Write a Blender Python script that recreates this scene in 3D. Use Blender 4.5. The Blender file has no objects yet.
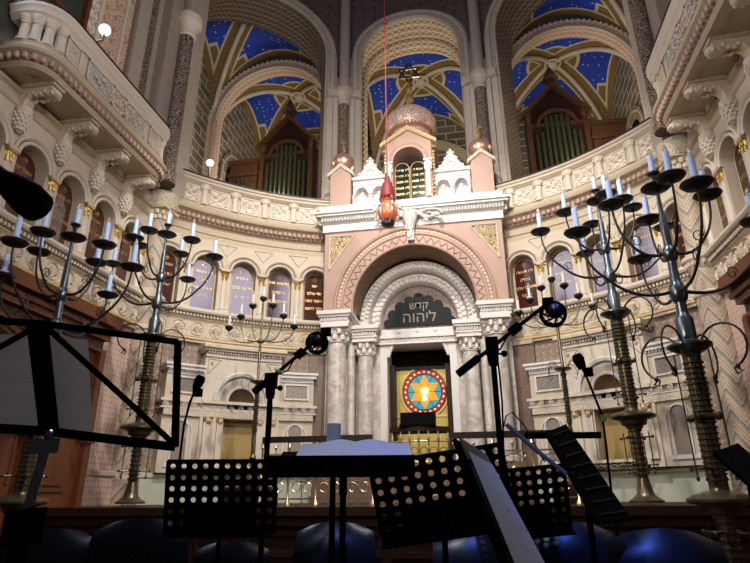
import bpy, bmesh, math, random
from math import sin, cos, pi, radians as R_, sqrt, atan2, hypot
from mathutils import Vector, Matrix
random.seed(7)
SC = bpy.context.scene
COL = SC.collection
# ------------------------------------------------------------------ camera, light, exposure
FPX, PITCH, YAW, ROLL = 564.0, R_(20.8), R_(10.15), R_(0.4)
CAM = Vector((1.42, 0.0, 1.25))
cd = bpy.data.cameras.new('camera'); cam = bpy.data.objects.new('camera', cd); COL.objects.link(cam)
cd.sensor_width = 36; cd.lens = 36*FPX/750; cd.clip_start = .05; cd.clip_end = 200
cam.matrix_world = Matrix.Translation(CAM) @ Matrix.Rotation(YAW, 4, 'Z') @ Matrix.Rotation(pi/2+PITCH, 4, 'X') @ Matrix.Rotation(-ROLL, 4, 'Z')
SC.camera = cam
SC.view_settings.view_transform = 'Standard'; SC.view_settings.look = 'None'
SC.view_settings.exposure = -0.12; SC.view_settings.gamma = 1; SC.view_settings.use_curve_mapping = False
W = bpy.data.worlds.new('world'); SC.world = W; W.use_nodes = True
W.node_tree.nodes['Background'].inputs[0].default_value = (.55, .5, .5, 1)
W.node_tree.nodes['Background'].inputs[1].default_value = .02

def lamp(name, kind, loc, power, color=(1, .9, .76), size=.5, target=None, spot=None, blend=.4):
    l = bpy.data.lights.new(name, kind); l.energy = power; l.color = color
    if kind == 'AREA': l.size = size; l.shape = 'DISK'
    elif kind == 'SPOT': l.spot_size = R_(spot or 60); l.spot_blend = blend; l.shadow_soft_size = size
    else: l.shadow_soft_size = size
    o = bpy.data.objects.new(name, l); COL.objects.link(o); o.location = loc
    if target is not None:
        o.rotation_euler = (Vector(target)-Vector(loc)).to_track_quat('-Z', 'Y').to_euler()
    return o
WARM = (1, .87, .70)
lamp('flood_centre', 'SPOT', (.3, 6.0, 12.6), 4300, (1, .925, .83), .13, (0, 12.0, 4.2), 96, .55)
lamp('flood_front', 'SPOT', (.3, 2.6, 9.4), 1900, (1, .925, .83), .14, (0, 14, 6.0), 84, .5)
lamp('flood_right', 'SPOT', (4.3, 1.0, 6.6), 1500, (1, .88, .74), .12, (-5, 11, 6.2), 78, .6)
lamp('flood_left', 'SPOT', (-4.3, 1.0, 6.6), 1500, (1, .88, .74), .12, (5.4, 11, 6.2), 78, .6)
lamp('flood_dome', 'SPOT', (0, 5, 9.2), 520, (1, .88, .76), .3, (0, 14.5, 14.2), 100, .6)
lamp('flood_ark', 'SPOT', (.4, 6.5, 10.8), 300, (1, .97, .95), .12, (0, 14, 9.3), 34, .5)
lamp('gallery_light_left', 'POINT', (-5.2, 14.6, 11.2), 110, (1, .85, .6), .15)
lamp('gallery_light_right', 'POINT', (5.2, 14.6, 11.2), 110, (1, .85, .6), .15)
lamp('gallery_light_middle', 'POINT', (0, 17.6, 10.6), 420, (1, .88, .66), .15)
lamp('gallery_light_far_left', 'POINT', (-6.2, 18.3, 11.5), 170, (1, .88, .7), .15)
lamp('gallery_light_far_right', 'POINT', (6.2, 18.3, 11.5), 170, (1, .88, .7), .15)
lamp('stage_blue', 'SPOT', (2.2, -1.0, 3.9), 230, (.07, .18, 1), .09, (1.6, 3.2, .68), 27, .7)
lamp('stage_cool', 'SPOT', (.5, -.7, 3.7), 150, (.74, .82, 1), .08, (1.15, 2.3, 1.42), 30, .6)
for nm_, x_, y_ in (('left', -5.95, 5.8), ('right', 5.95, 4.0)):  # unseen bluish area lamps, added so the plaques show glare
    w_ = lamp('added_glare_light_'+nm_, 'AREA', (x_, y_, 11.1), 430, (.82, .82, 1), 3.0, (0, y_, 10.6)); w_.data.shape = 'RECTANGLE'; w_.data.size = 5.6; w_.data.size_y = 3.2

YC, RW = 7.06, 7.6
def ray(x, y):
    X = (x-375)/FPX; U = (281.5-y)/FPX
    d = Vector((X, U, -1.0))
    return (cam.matrix_world.to_3x3() @ d).normalized()
def at(x, y, d):
    """the place seen at a point of the picture at horizontal distance d"""
    r = ray(x, y); return CAM + r*(d/hypot(r.x, r.y))

# ------------------------------------------------------------------ materials
class G:
    def __init__(s, name):
        s.m = bpy.data.materials.new(name); s.m.use_nodes = True; s.nt = s.m.node_tree
        s.b = s.nt.nodes['Principled BSDF']
        tc = s.nt.nodes.new('ShaderNodeTexCoord'); s.tc = tc
        sx = s.nt.nodes.new('ShaderNodeSeparateXYZ'); s.nt.links.new(tc.outputs['UV'], sx.inputs[0])
        s.u, s.v = sx.outputs[0], sx.outputs[1]
    def m_(s, op, a, b=None, c=None):
        n = s.nt.nodes.new('ShaderNodeMath'); n.operation = op
        for i, q in enumerate((a, b, c)):
            if q is None: continue
            if isinstance(q, (int, float)): n.inputs[i].default_value = q
            else: s.nt.links.new(q, n.inputs[i])
        return n.outputs[0]
    def noise(s, scale, detail=3, vec='Object', dist=0.):
        n = s.nt.nodes.new('ShaderNodeTexNoise'); n.inputs['Scale'].default_value = scale; n.inputs['Detail'].default_value = detail
        n.inputs['Distortion'].default_value = dist
        s.nt.links.new(s.tc.outputs[vec], n.inputs['Vector']); return n.outputs['Fac']
    def voro(s, scale, rnd=1., vec='UV', feat='F1'):
        n = s.nt.nodes.new('ShaderNodeTexVoronoi'); n.feature = feat; n.inputs['Scale'].default_value = scale
        n.inputs['Randomness'].default_value = rnd
        s.nt.links.new(s.tc.outputs[vec] if isinstance(vec, str) else vec, n.inputs['Vector']); return n.outputs['Distance']
    def mix(s, f, a, b):
        n = s.nt.nodes.new('ShaderNodeMix'); n.data_type = 'RGBA'
        for i, q in ((0, f), (6, a), (7, b)):
            if isinstance(q, (int, float)): n.inputs[i].default_value = q
            elif isinstance(q, tuple): n.inputs[i].default_value = (*q, 1)
            else: s.nt.links.new(q, n.inputs[i])
        return n.outputs[2]
    def step(s, a, lo, hi):
        n = s.nt.nodes.new('ShaderNodeMapRange'); n.interpolation_type = 'SMOOTHSTEP'
        s.nt.links.new(a, n.inputs[0]); n.inputs[1].default_value = lo; n.inputs[2].default_value = hi
        return n.outputs[0]
    def frac(s, a): return s.m_('FRACT', a)
    def tri(s, a):  # 0..1..0
        return s.m_('ABSOLUTE', s.m_('SUBTRACT', s.m_('MULTIPLY', s.m_('FRACT', a), 2.), 1.))
    def out(s, col, rough=.6, metal=0., bump=None, bs=.3, bd=.01, spec=None):
        if isinstance(col, tuple): s.b.inputs['Base Color'].default_value = (*col, 1)
        else: s.nt.links.new(col, s.b.inputs['Base Color'])
        if isinstance(rough, (int, float)): s.b.inputs['Roughness'].default_value = rough
        else: s.nt.links.new(rough, s.b.inputs['Roughness'])
        s.b.inputs['Metallic'].default_value = metal
        if spec is not None: s.b.inputs['Specular IOR Level'].default_value = spec
        if bump is not None:
            n = s.nt.nodes.new('ShaderNodeBump'); n.inputs['Strength'].default_value = bs; n.inputs['Distance'].default_value = bd
            s.nt.links.new(bump, n.inputs['Height']); s.nt.links.new(n.outputs[0], s.b.inputs['Normal'])
        return s.m
M = {}
def plain(name, c, rough=.6, metal=0., var=.18, sc=4., bs=.2, spec=None):
    g = G(name); n = g.noise(sc, 5)
    c2 = tuple(x*(1-var) for x in c)
    M[name] = g.out(g.mix(n, c2, tuple(min(1, x*(1+var*.6)) for x in c)), rough, metal, g.noise(sc*9, 3), bs, .005, spec)
CR = (.56, .475, .37)
plain('cream', CR, .65, var=.14); plain('cream_light', (.62, .55, .455), .6, var=.1)
plain('beige', (.46, .38, .265), .65); plain('tan_dark', (.20, .14, .09), .7)
plain('white_marble', (.66, .63, .61), .4, var=.08); plain('pink_stone', (.42, .275, .215), .6, var=.12)
plain('mint', (.45, .48, .38), .7); plain('gold', (.62, .44, .16), .38, .75); plain('gold_matt', (.62, .45, .18), .5, .2)
plain('brass', (.15, .125, .08), .33, .8, var=.4); plain('brass_bright', (.62, .52, .33), .3, .85)
plain('iron', (.02, .02, .022), .5, .3); plain('steel_dark', (.13, .16, .18), .3, .85, var=.4)
plain('black', (.006, .006, .007), .55, spec=.25); plain('matt_black', (.0018, .0018, .0022), .7, spec=.03); plain('black_gloss', (.008, .009, .014), .28)
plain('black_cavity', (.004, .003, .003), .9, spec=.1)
plain('wood', (.13, .040, .014), .42, var=.4, sc=3); plain('wood_dark', (.022, .009, .006), .5, var=.4, spec=.2)
plain('wood_organ', (.06, .026, .011), .4, var=.4); plain('rail_dark', (.012, .007, .006), .4)
plain('wax', (.48, .64, .98), .5, var=.02); plain('wax_white', (.75, .72, .66), .5, var=.03)
plain('paper', (.50, .55, .72), .8, var=.02); plain('copper', (.62, .38, .28), .3, .7)
plain('red_cord', (.17, .010, .014), .6); plain('silver', (.60, .58, .55), .3, .9); plain('chrome', (.7, .72, .75), .18, 1.)
plain('pipe_metal', (.085, .092, .055), .3, .7); plain('amber_glass', (.75, .16, .06), .25, spec=.8); plain('green_tape', (.15, .5, .03), .5)
plain('cable_blue', (.12, .13, .15), .5); plain('red_cloth', (.25, .01, .012), .85); plain('slab_grey', (.36, .34, .31), .5)
plain('globe', (.9, .9, .88), .3); plain('paper_dim', (.42, .43, .46), .8, var=.05)
plain('ivory_bar', (.75, .66, .45), .6); plain('gold_wall', (.36, .25, .085), .55, .15); plain('gold_panel', (.46, .345, .07), .4, .3)
def emis(name, c, st):
    g = G(name); g.b.inputs['Emission Color'].default_value = (*c, 1); g.b.inputs['Emission Strength'].default_value = st
    M[name] = g.out(c, .4)
emis('reflection_glow', (1, .93, .8), 14); emis('globe_glow', (1, .96, .9), 1.6)
def glass_glow(name, c, st=.5):
    g = G(name); g.b.inputs['Emission Color'].default_value = (*c, 1); g.b.inputs['Emission Strength'].default_value = st
    M[name] = g.out(c, .2)
glass_glow('glass_teal', (.04, .32, .38), .3); glass_glow('glass_orange', (.80, .27, .02), .5); glass_glow('glass_red', (.42, .025, .015), .25); glass_glow('glass_clear', (.8, .7, .5), .5)
g = G('bulb_clear'); g.b.inputs['Transmission Weight'].default_value = .8; M['bulb_clear'] = g.out((.9, .9, .92), .08)

def guilloche(name, bg, fg, k=14., h=.28, off=0., w=.10):
    g = G(name); vv = g.m_('SUBTRACT', g.frac(g.m_('DIVIDE', g.m_('ADD', g.v, off), h)), .5)
    sn = g.m_('MULTIPLY', g.m_('SINE', g.m_('MULTIPLY', g.u, k)), .32)
    d = g.m_('MINIMUM', g.m_('ABSOLUTE', g.m_('SUBTRACT', vv, sn)), g.m_('ABSOLUTE', g.m_('ADD', vv, sn)))
    d = g.m_('MINIMUM', d, g.m_('SUBTRACT', g.m_('ABSOLUTE', g.m_('SUBTRACT', g.m_('ABSOLUTE', vv), .46)), .0))
    f = g.step(d, w*.6, w*1.3); M[name] = g.out(g.mix(f, fg, bg), .65, 0, g.m_('SUBTRACT', 1., f), .6, .02)
guilloche('guilloche_gold', (.30, .19, .11), (.68, .58, .42)); guilloche('guilloche_dark', (.05, .038, .03), (.27, .205, .15), 18, .22, w=.07)
guilloche('guilloche_pink', (.42, .26, .19), (.66, .5, .4), 16, .22); guilloche('guilloche_cream', (.42, .33, .25), (.72, .65, .53), 16, .3)
def scroll(name, bg, fg, scale=9., w=.25, rough=.65, third=None, bs=.7, metal=0.):
    g = G(name)
    mp = g.nt.nodes.new('ShaderNodeVectorMath'); mp.operation = 'ADD'
    nn = g.nt.nodes.new('ShaderNodeTexNoise'); nn.inputs['Scale'].default_value = scale*.8; g.nt.links.new(g.tc.outputs['UV'], nn.inputs['Vector'])
    sc = g.nt.nodes.new('ShaderNodeVectorMath'); sc.operation = 'SCALE'; sc.inputs[3].default_value = 1.0/scale
    g.nt.links.new(nn.outputs['Color'], sc.inputs[0]); g.nt.links.new(g.tc.outputs['UV'], mp.inputs[0]); g.nt.links.new(sc.outputs[0], mp.inputs[1])
    d = g.voro(scale, .35, mp.outputs[0])
    s = g.m_('ABSOLUTE', g.m_('SINE', g.m_('MULTIPLY', d, 11.)))
    f = g.step(s, w, w+.3); c = g.mix(f, bg, fg)
    if third:
        d2 = g.voro(scale*.5, 0.); c = g.mix(g.step(d2, .16, .22), third, c)
    M[name] = g.out(c, rough, metal, f, bs, .02)
scroll('relief_cream', (.30, .22, .15), (.64, .55, .43), 13); scroll('relief_white', (.42, .38, .36), (.70, .66, .62), 10)
scroll('relief_dark', (.03, .022, .018), (.34, .27, .20), 9, .6); scroll('relief_gold', (.05, .028, .012), (.66, .50, .26), 9, .45)
plain('pane_dark', (.05, .055, .045), .25)
scroll('granite_pattern', (.155, .105, .08), (.30, .22, .17), 12, .35, third=(.36, .28, .22), bs=.15)
scroll('brown_marble', (.11, .060, .042), (.17, .10, .075), 9, .3, .4, bs=.05)
scroll('panel_orange', (.33, .16, .08), (.62, .50, .37), 6, .3, third=(.5, .22, .09), bs=.1)
scroll('spandrel_dark', (.035, .03, .035), (.12, .085, .06), 5, .3, third=(.03, .05, .11), bs=.1)
scroll('relief_copper', (.42, .22, .15), (.78, .56, .46), 9, .25, .4, bs=.9, metal=.2)
scroll('relief_grey', (.22, .24, .25), (.55, .54, .5), 15, .3); scroll('wood_carved', (.012, .006, .004), (.085, .034, .014), 14, .3, .4)
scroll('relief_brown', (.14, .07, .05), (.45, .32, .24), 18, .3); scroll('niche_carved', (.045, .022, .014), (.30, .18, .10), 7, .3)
scroll('relief_soft', (.36, .29, .21), (.63, .55, .44), 13, .2, bs=.4)
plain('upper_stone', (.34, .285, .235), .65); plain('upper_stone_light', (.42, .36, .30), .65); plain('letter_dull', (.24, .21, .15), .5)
def chevron(name, bg, fg, t3):
    g = G(name); a = g.m_('ADD', g.m_('MULTIPLY', g.v, 2.6), g.m_('MULTIPLY', g.tri(g.m_('MULTIPLY', g.u, 2.1)), .9))
    f = g.m_('GREATER_THAN', g.frac(a), .80); f2 = g.m_('GREATER_THAN', g.frac(g.m_('MULTIPLY', a, 4.)), .72)
    c = g.mix(f2, bg, t3); c = g.mix(f, c, fg); sp = g.step(g.noise(30, 2, 'UV'), .45, .6)
    M[name] = g.out(g.mix(g.m_('MULTIPLY', sp, .5), c, bg), .6)
chevron('chevron', (.48, .39, .29), (.13, .16, .15), (.26, .17, .11))
def dots(name, bg, fg, scale=12., r=.18, rnd=0., rough=.6):
    g = G(name); d = g.voro(scale, rnd); f = g.step(d, r*.8, r); M[name] = g.out(g.mix(f, fg, bg), rough, 0)
dots('rose_dots', (.56, .42, .35), (.36, .18, .15), 9, .2)
def starry(name, bg):
    g = G(name); d = g.voro(5.5, .45); f = g.step(d, .09, .15)
    d1 = g.voro(5.5*2.2, .8); f1 = g.step(d1, .05, .09)
    c = g.mix(f, (.75, .72, .55), bg); c = g.mix(f1, (.40, .48, .75), c); M[name] = g.out(c, .7)
starry('blue_stars', (.010, .045, .42))
def stripes(name, a, b, line):
    g = G(name); n = g.nt.nodes.new('ShaderNodeTexBrick'); g.nt.links.new(g.tc.outputs['UV'], n.inputs['Vector'])
    n.inputs['Color1'].default_value = (*a, 1); n.inputs['Color2'].default_value = (*b, 1); n.inputs['Mortar'].default_value = (*line, 1)
    n.inputs['Scale'].default_value = 1.; n.inputs['Brick Width'].default_value = .85; n.inputs['Row Height'].default_value = .36; n.inputs['Mortar Size'].default_value = .03
    M[name] = g.out(n.outputs['Color'], .7)
stripes('striped_stone', (.20, .16, .11), (.11, .095, .08), (.50, .44, .32))
def marble(name, a, b, c3):
    g = G(name); n = g.noise(1.6, 8, 'Object', 2.5); n2 = g.noise(5., 6, 'Object', 1.5)
    c = g.mix(g.step(n, .40, .62), a, b); c = g.mix(g.step(n2, .56, .68), c, c3); M[name] = g.out(c, .3)
marble('marble_column', (.60, .55, .50), (.42, .395, .37), (.46, .33, .25))
def velvet(name, a, b):
    g = G(name); M[name] = g.out(g.mix(g.noise(8, 4), a, b), .12, 0, spec=.9)
velvet('plaque_red', (.060, .012, .009), (.040, .010, .008)); velvet('plaque_black', (.012, .016, .02), (.008, .012, .014)); plain('sign_black', (.010, .013, .016), .6, spec=.2)
g = G('vault')   # painted groin vault: blue starry cells, brown bands, cream borders
au, av = g.m_('ABSOLUTE', g.u), g.m_('ABSOLUTE', g.v)
dd = g.m_('ABSOLUTE', g.m_('SUBTRACT', au, av)); mx = g.m_('MAXIMUM', au, av); mn = g.m_('MINIMUM', au, av); sm = g.m_('ADD', au, av)
d = g.voro(11, .45); st = g.mix(g.step(d, .10, .17), (.70, .68, .5), (.012, .055, .50))
st = g.mix(g.step(g.voro(26, .9), .07, .12), (.35, .42, .7), st)
brown = g.mix(g.step(g.voro(30, .2), .2, .3), (.34, .21, .07), (.19, .115, .04))
crm = (.60, .54, .32)
rd = g.m_('SQRT', g.m_('ADD', g.m_('MULTIPLY', g.u, g.u), g.m_('MULTIPLY', g.v, g.v))); tri1 = g.m_('MAXIMUM', g.m_('LESS_THAN', rd, .42), g.m_('MULTIPLY', g.m_('GREATER_THAN', mx, .74), g.m_('GREATER_THAN', mn, .42)))
tri2 = g.m_('MAXIMUM', g.m_('LESS_THAN', rd, .37), g.m_('MULTIPLY', g.m_('GREATER_THAN', mx, .77), g.m_('GREATER_THAN', mn, .46)))
c = g.mix(tri1, st, crm); c = g.mix(tri2, c, brown)
c = g.mix(g.m_('MAXIMUM', g.m_('LESS_THAN', dd, .215), g.m_('GREATER_THAN', mx, .88)), c, crm)
c = g.mix(g.m_('MAXIMUM', g.m_('LESS_THAN', dd, .175), g.m_('GREATER_THAN', mx, .91)), c, brown)
M['vault'] = g.out(c, .7)
g = G('floor_dark'); M['floor_dark'] = g.out(g.mix(g.noise(2, 4), (.02, .012, .01), (.035, .02, .015)), .5)
g = G('sheet_music')   # staves and notes on the page
fr = g.frac(g.m_('MULTIPLY', g.v, 14.)); ln = g.m_('MULTIPLY', g.m_('LESS_THAN', g.frac(g.m_('MULTIPLY', g.v, 90.)), .25), g.m_('LESS_THAN', fr, .45))
nt_ = g.m_('MULTIPLY', g.m_('LESS_THAN', g.voro(60, .9), .22), g.m_('LESS_THAN', fr, .5))
M['sheet_music'] = g.out(g.mix(g.m_('MAXIMUM', g.m_('MULTIPLY', ln, .5), g.m_('MULTIPLY', nt_, .75)), (.38, .37, .38), (.06, .06, .07)), .8)

plain('folder_tan', (.16, .12, .08), .8); 
g = G('sheet_light'); fr = g.frac(g.m_('MULTIPLY', g.v, 16.)); M['sheet_light'] = g.out(g.mix(g.m_('MULTIPLY', g.m_('LESS_THAN', g.voro(50, .9), .28), g.m_('LESS_THAN', fr, .4)), (.55, .56, .60), (.25, .26, .3)), .8)
def see_through(name, c, f=.55):
    nt = M[name].node_tree; t = nt.nodes.new('ShaderNodeBsdfTranslucent'); t.inputs[0].default_value = (*c, 1); x = nt.nodes.new('ShaderNodeMixShader'); x.inputs[0].default_value = f
    o = nt.nodes['Material Output']; nt.links.new(nt.nodes['Principled BSDF'].outputs[0], x.inputs[1]); nt.links.new(t.outputs[0], x.inputs[2]); nt.links.new(x.outputs[0], o.inputs[0])
plain('paper_sheet_back', (.30, .30, .32), .8, var=.06); see_through('paper_sheet_back', (.5, .5, .52)); see_through('sheet_music', (.5, .5, .52))
# ------------------------------------------------------------------ mesh building
class MB:
    def __init__(s): s.v = []; s.f = []; s.uv = []
    def V(s, p): s.v.append(tuple(p)); return len(s.v)-1
    def face(s, idx, uv=None):
        s.f.append(tuple(idx)); s.uv.append(uv or [(0, 0)]*len(idx))
    def poly(s, pts, uv=None): s.face([s.V(p) for p in pts], uv)
    def grid(s, P, UVg, closed_i=False):
        ids = [[s.V(p) for p in row] for row in P]; n = len(P); m = len(P[0])
        for i in range(n-1):
            for j in range(m-1):
                s.face((ids[i][j], ids[i+1][j], ids[i+1][j+1], ids[i][j+1]), [UVg[i][j], UVg[i+1][j], UVg[i+1][j+1], UVg[i][j+1]])
        return ids
    def sweep(s, F, prof, s0, s1, step=.25, caps=True, closed=False):
        """profile of (o, z) run along the wall from s0 to s1"""
        n = max(1, int(math.ceil(abs(s1-s0)/step))) if F.curved else 1
        if closed: prof = prof+[prof[0]]
        L = [0.]
        for a, b in zip(prof, prof[1:]): L.append(L[-1]+hypot(a[0]-b[0], a[1]-b[1]))
        z0 = prof[0][1]
        P = []; U = []
        for i in range(n+1):
            t = s0+(s1-s0)*i/n; P.append([F(t, o, z) for o, z in prof]); U.append([(t, z0+l) for l in L])
        ids = s.grid(P, U)
        if caps:
            for r in (ids[0], ids[-1]): s.face(r[:-1] if closed else r, [(prof[i][0], prof[i][1]) for i in range(len(r)-(1 if closed else 0))])
    def box(s, F, s0, s1, o0, o1, z0, z1, step=.3):
        s.sweep(F, [(o0, z0), (o1, z0), (o1, z1), (o0, z1)], s0, s1, step, True, True)
        # front uv is z based: redo by hand is not needed, lengths continue from z0
    def ring(s, F, sc, zc, prof, a0=0, a1=180, n=24, leg=None):
        """profile of (r, o) swept round (sc, zc) ; leg = height to which the straight jambs go down"""
        pts = []
        if leg is not None: pts.append((1, 0, leg-zc, 0))
        for i in range(n+1):
            a = R_(a0+(a1-a0)*i/n); pts.append((cos(a), sin(a), 0, a))
        if leg is not None: pts.append((-1, 0, leg-zc, pi))
        P = []; U = []; rm = sum(p[0] for p in prof)/len(prof)
        for k, (c, q, dz, a) in enumerate(pts):
            arc = a*rm + (dz if k == 0 else (-dz if dz else 0))
            P.append([F(sc+r*c, o, zc+r*q+dz) for r, o in prof]); L = [0]
            for p1, p2 in zip(prof, prof[1:]): L.append(L[-1]+hypot(p1[0]-p2[0], p1[1]-p2[1]))
            U.append([(arc, l) for l in L])
        s.grid(P, U)
    def arch_plate(s, F, sc, half, zs, zt, r, o0, o1, n=16, zb=None):
        """wall plate with an arched hole: jamb slabs, spandrel above the arch; o0 back, o1 front"""
        ss = [sc-half]+[sc-r*cos(pi*i/n) for i in range(n+1)]+[sc+half]
        def za(t): return zs+sqrt(max(0, r*r-(t-sc)**2))
        for a, b in zip(ss, ss[1:]):
            if b-a < 1e-5: continue
            ina = abs((a+b)/2-sc) < r
            la, lb = (za(a), za(b)) if ina else ((zb if zb is not None else zs),)*2
            s.poly([F(a, o1, la), F(b, o1, lb), F(b, o1, zt), F(a, o1, zt)], [(a, la), (b, lb), (b, zt), (a, zt)])
            if ina: s.poly([F(a, o1, la), F(b, o1, lb), F(b, o0, lb), F(a, o0, la)], [(a, 0), (b, 0), (b, .3), (a, .3)])
        if zb is not None:
            for t in (sc-r, sc+r): s.poly([F(t, o1, zb), F(t, o1, zs), F(t, o0, zs), F(t, o0, zb)], [(0, zb), (0, zs), (.3, zs), (.3, zb)])
    def lathe(s, c, prof, n=16, ax=None, caps=True):
        c = Vector(c); q = Vector((0, 0, 1)).rotation_difference(Vector(ax)) if ax is not None else None
        P = []; U = []
        for r, z in prof:
            row = []
            for j in range(n+1):
                a = 2*pi*j/n; p = Vector((r*cos(a), r*sin(a), z)); 
                if q: p = q @ p
                row.append(c+p)
            P.append(row)
        rm = max(.02, sum(p[0] for p in prof)/len(prof)); L = [prof[0][1]]
        for a, b in zip(prof, prof[1:]): L.append(L[-1]+hypot(a[0]-b[0], a[1]-b[1]))
        ids = [[s.V(p) for p in row[:-1]] for row in P]
        for i in range(len(prof)-1):
            for j in range(n):
                k = (j+1) % n; u0, u1 = 2*pi*j/n*rm, 2*pi*(j+1)/n*rm
                s.face((ids[i][j], ids[i][k], ids[i+1][k], ids[i+1][j]), [(u0, L[i]), (u1, L[i]), (u1, L[i+1]), (u0, L[i+1])])
        if caps:
            if prof[0][0] > 1e-4: s.face(ids[0][::-1])
            if prof[-1][0] > 1e-4: s.face(ids[-1])
    def blob(s, c, rx, ry=None, rz=None, n=8, m=5):
        ry = ry or rx; rz = rz or rx; c = Vector(c)
        top = s.V(c+Vector((0, 0, rz))); bot = s.V(c-Vector((0, 0, rz))); rows = []
        for i in range(1, m):
            a = pi*i/m; rows.append([s.V(c+Vector((rx*sin(a)*cos(2*pi*j/n), ry*sin(a)*sin(2*pi*j/n), rz*cos(a)))) for j in range(n)])
        for j in range(n):
            k = (j+1) % n; s.face((top, rows[0][j], rows[0][k])); s.face((bot, rows[-1][k], rows[-1][j]))
            for i in range(len(rows)-1): s.face((rows[i][j], rows[i+1][j], rows[i+1][k], rows[i][k]))
    def tube(s, pts, r, n=8, caps=True):
        pts = [Vector(p) for p in pts]; rr = r if isinstance(r, (list, tuple)) else [r]*len(pts)
        up = None; rows = []; L = 0; Ls = []
        for i, p in enumerate(pts):
            t = (pts[min(i+1, len(pts)-1)]-pts[max(i-1, 0)]).normalized()
            if up is None: up = Vector((0, 0, 1)) if abs(t.z) < .9 else Vector((1, 0, 0))
            a = t.cross(up); 
            if a.length < 1e-5: a = t.orthogonal()
            a.normalize(); b = a.cross(t).normalized(); up = b
            if i: L += (p-pts[i-1]).length
            Ls.append(L)
            rows.append([s.V(p+(a*cos(2*pi*j/n)+b*sin(2*pi*j/n))*rr[i]) for j in range(n)])
        for i in range(len(pts)-1):
            for j in range(n):
                k = (j+1) % n; s.face((rows[i][j], rows[i][k], rows[i+1][k], rows[i+1][j]), [(j/n*.3, Ls[i]), ((j+1)/n*.3, Ls[i]), ((j+1)/n*.3, Ls[i+1]), (j/n*.3, Ls[i+1])])
        if caps: s.face(rows[0][::-1]); s.face(rows[-1])
    def prism(s, pts, d):
        """outline pts (Vectors) extruded by vector d"""
        a = [s.V(p) for p in pts]; b = [s.V(Vector(p)+Vector(d)) for p in pts]; n = len(pts)
        s.face(a[::-1]); s.face(b)
        for i in range(n): k = (i+1) % n; s.face((a[i], a[k], b[k], b[i]))
    def obox(s, c, x, y, z):
        """box about c with half-vectors x, y, z"""
        c, x, y, z = map(Vector, (c, x, y, z))
        s.prism([c-x-y-z, c+x-y-z, c+x+y-z, c-x+y-z], z*2)
    def build(s, name, mat, parent=None, kind=None, label=None, cat=None, group=None, angle=35, loc=None):
        me = bpy.data.meshes.new(name); base = Vector(loc) if loc is not None else Vector((0, 0, 0))
        me.from_pydata([tuple(Vector(p)-base) for p in s.v], [], s.f)
        ul = me.uv_layers.new(name='UVMap'); k = 0; flat = []
        for q in s.uv:
            for a in q: flat += [a[0], a[1]]
        ul.data.foreach_set('uv', flat)
        bm = bmesh.new(); bm.from_mesh(me); bmesh.ops.recalc_face_normals(bm, faces=bm.faces); bm.to_mesh(me); bm.free()
        me.polygons.foreach_set('use_smooth', [True]*len(me.polygons)); me.set_sharp_from_angle(angle=R_(angle))
        me.materials.append(M[mat]); o = bpy.data.objects.new(name, me); COL.objects.link(o); o.location = base
        if parent is not None: o.parent = parent
        return tag(o, label, cat, group, kind)
def tag(o, label=None, cat=None, group=None, kind=None):
    for k, q in (('label', label), ('category', cat), ('group', group), ('kind', kind)):
        if q: o[k] = q
    return o
def empty(name, label=None, cat=None, loc=(0, 0, 0), rz=0, group=None, kind=None):
    o = bpy.data.objects.new(name, None); COL.objects.link(o); o.location = loc; o.rotation_euler = (0, 0, rz); o.empty_display_size = .1
    return tag(o, label, cat, group, kind)
def dup(root, loc=None, rz=None, label=None, group=None):
    r = root.copy(); COL.objects.link(r)
    if loc is not None: r.location = loc
    if rz is not None: r.rotation_euler = (0, 0, rz)
    if label: r['label'] = label
    if group: r['group'] = group
    for ch in list(root.children):
        c = ch.copy(); COL.objects.link(c); c.parent = r
        for q in list(ch.children):
            e = q.copy(); COL.objects.link(e); e.parent = c
    return r
class Fr:
    def __init__(s, fn, curved=False): s.fn = fn; s.curved = curved
    def __call__(s, a, o, z): return Vector(s.fn(a, o, z))
def arcfr(R): return Fr(lambda a, o, z: ((R-o)*sin(a/R), YC+(R-o)*cos(a/R), z), True)
FA = arcfr(RW); XW = 6.1
FL = Fr(lambda a, o, z: (-XW+o, a, z)); FRt = Fr(lambda a, o, z: (XW-o, -a, z))
def cl(t): return max(0., min(1., t))
FK = Fr(lambda a, o, z: (a*.955-.03, 14-o, z-.15*cl((z-4.9)/.4)*cl(9.9-z)))
def A(deg, R=RW): return R_(deg)*R
def plane_fr(F, s0, z0=0):
    """flat frame tangent to F at s0: local s, o, z measured from there"""
    p = F(s0, 0, z0); ds = (F(s0+.01, 0, z0)-F(s0-.01, 0, z0)).normalized(); do = (F(s0, .1, z0)-p).normalized()
    return Fr(lambda a, o, z: p+ds*a+do*o+Vector((0, 0, z))), ds, do
def text(lines, name, F, s, o, z, size, mat, parent, gap=1.35, depth=.004, anchor='CENTER'):
    """gilt lettering standing on a face: rows of text from z downwards"""
    mb = MB(); ds = (F(s+.01, o, z)-F(s-.01, o, z)).normalized(); do = (F(s, o+.1, z)-F(s, o, z)).normalized(); up = Vector((0, 0, 1)) if abs(do.z) < .5 else do.cross(ds)
    for i, ln in enumerate(lines):
        cu = bpy.data.curves.new('t', 'FONT'); cu.body = ln; cu.size = size; cu.align_x = anchor; cu.extrude = depth; cu.resolution_u = 2
        t = bpy.data.objects.new('t', cu); COL.objects.link(t)
        bpy.context.view_layer.update()
        me = bpy.data.meshes.new_from_object(t.evaluated_get(bpy.context.evaluated_depsgraph_get()))
        b = F(s, o, z-i*gap*size); k = len(mb.v)
        for q in me.vertices: mb.V(b+ds*q.co.x+up*q.co.y+do*q.co.z)
        for p in me.polygons: mb.face([k+j for j in p.vertices])
        bpy.data.objects.remove(t); bpy.data.curves.remove(cu); bpy.data.meshes.remove(me)
    return mb.build(name, mat, parent)
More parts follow.
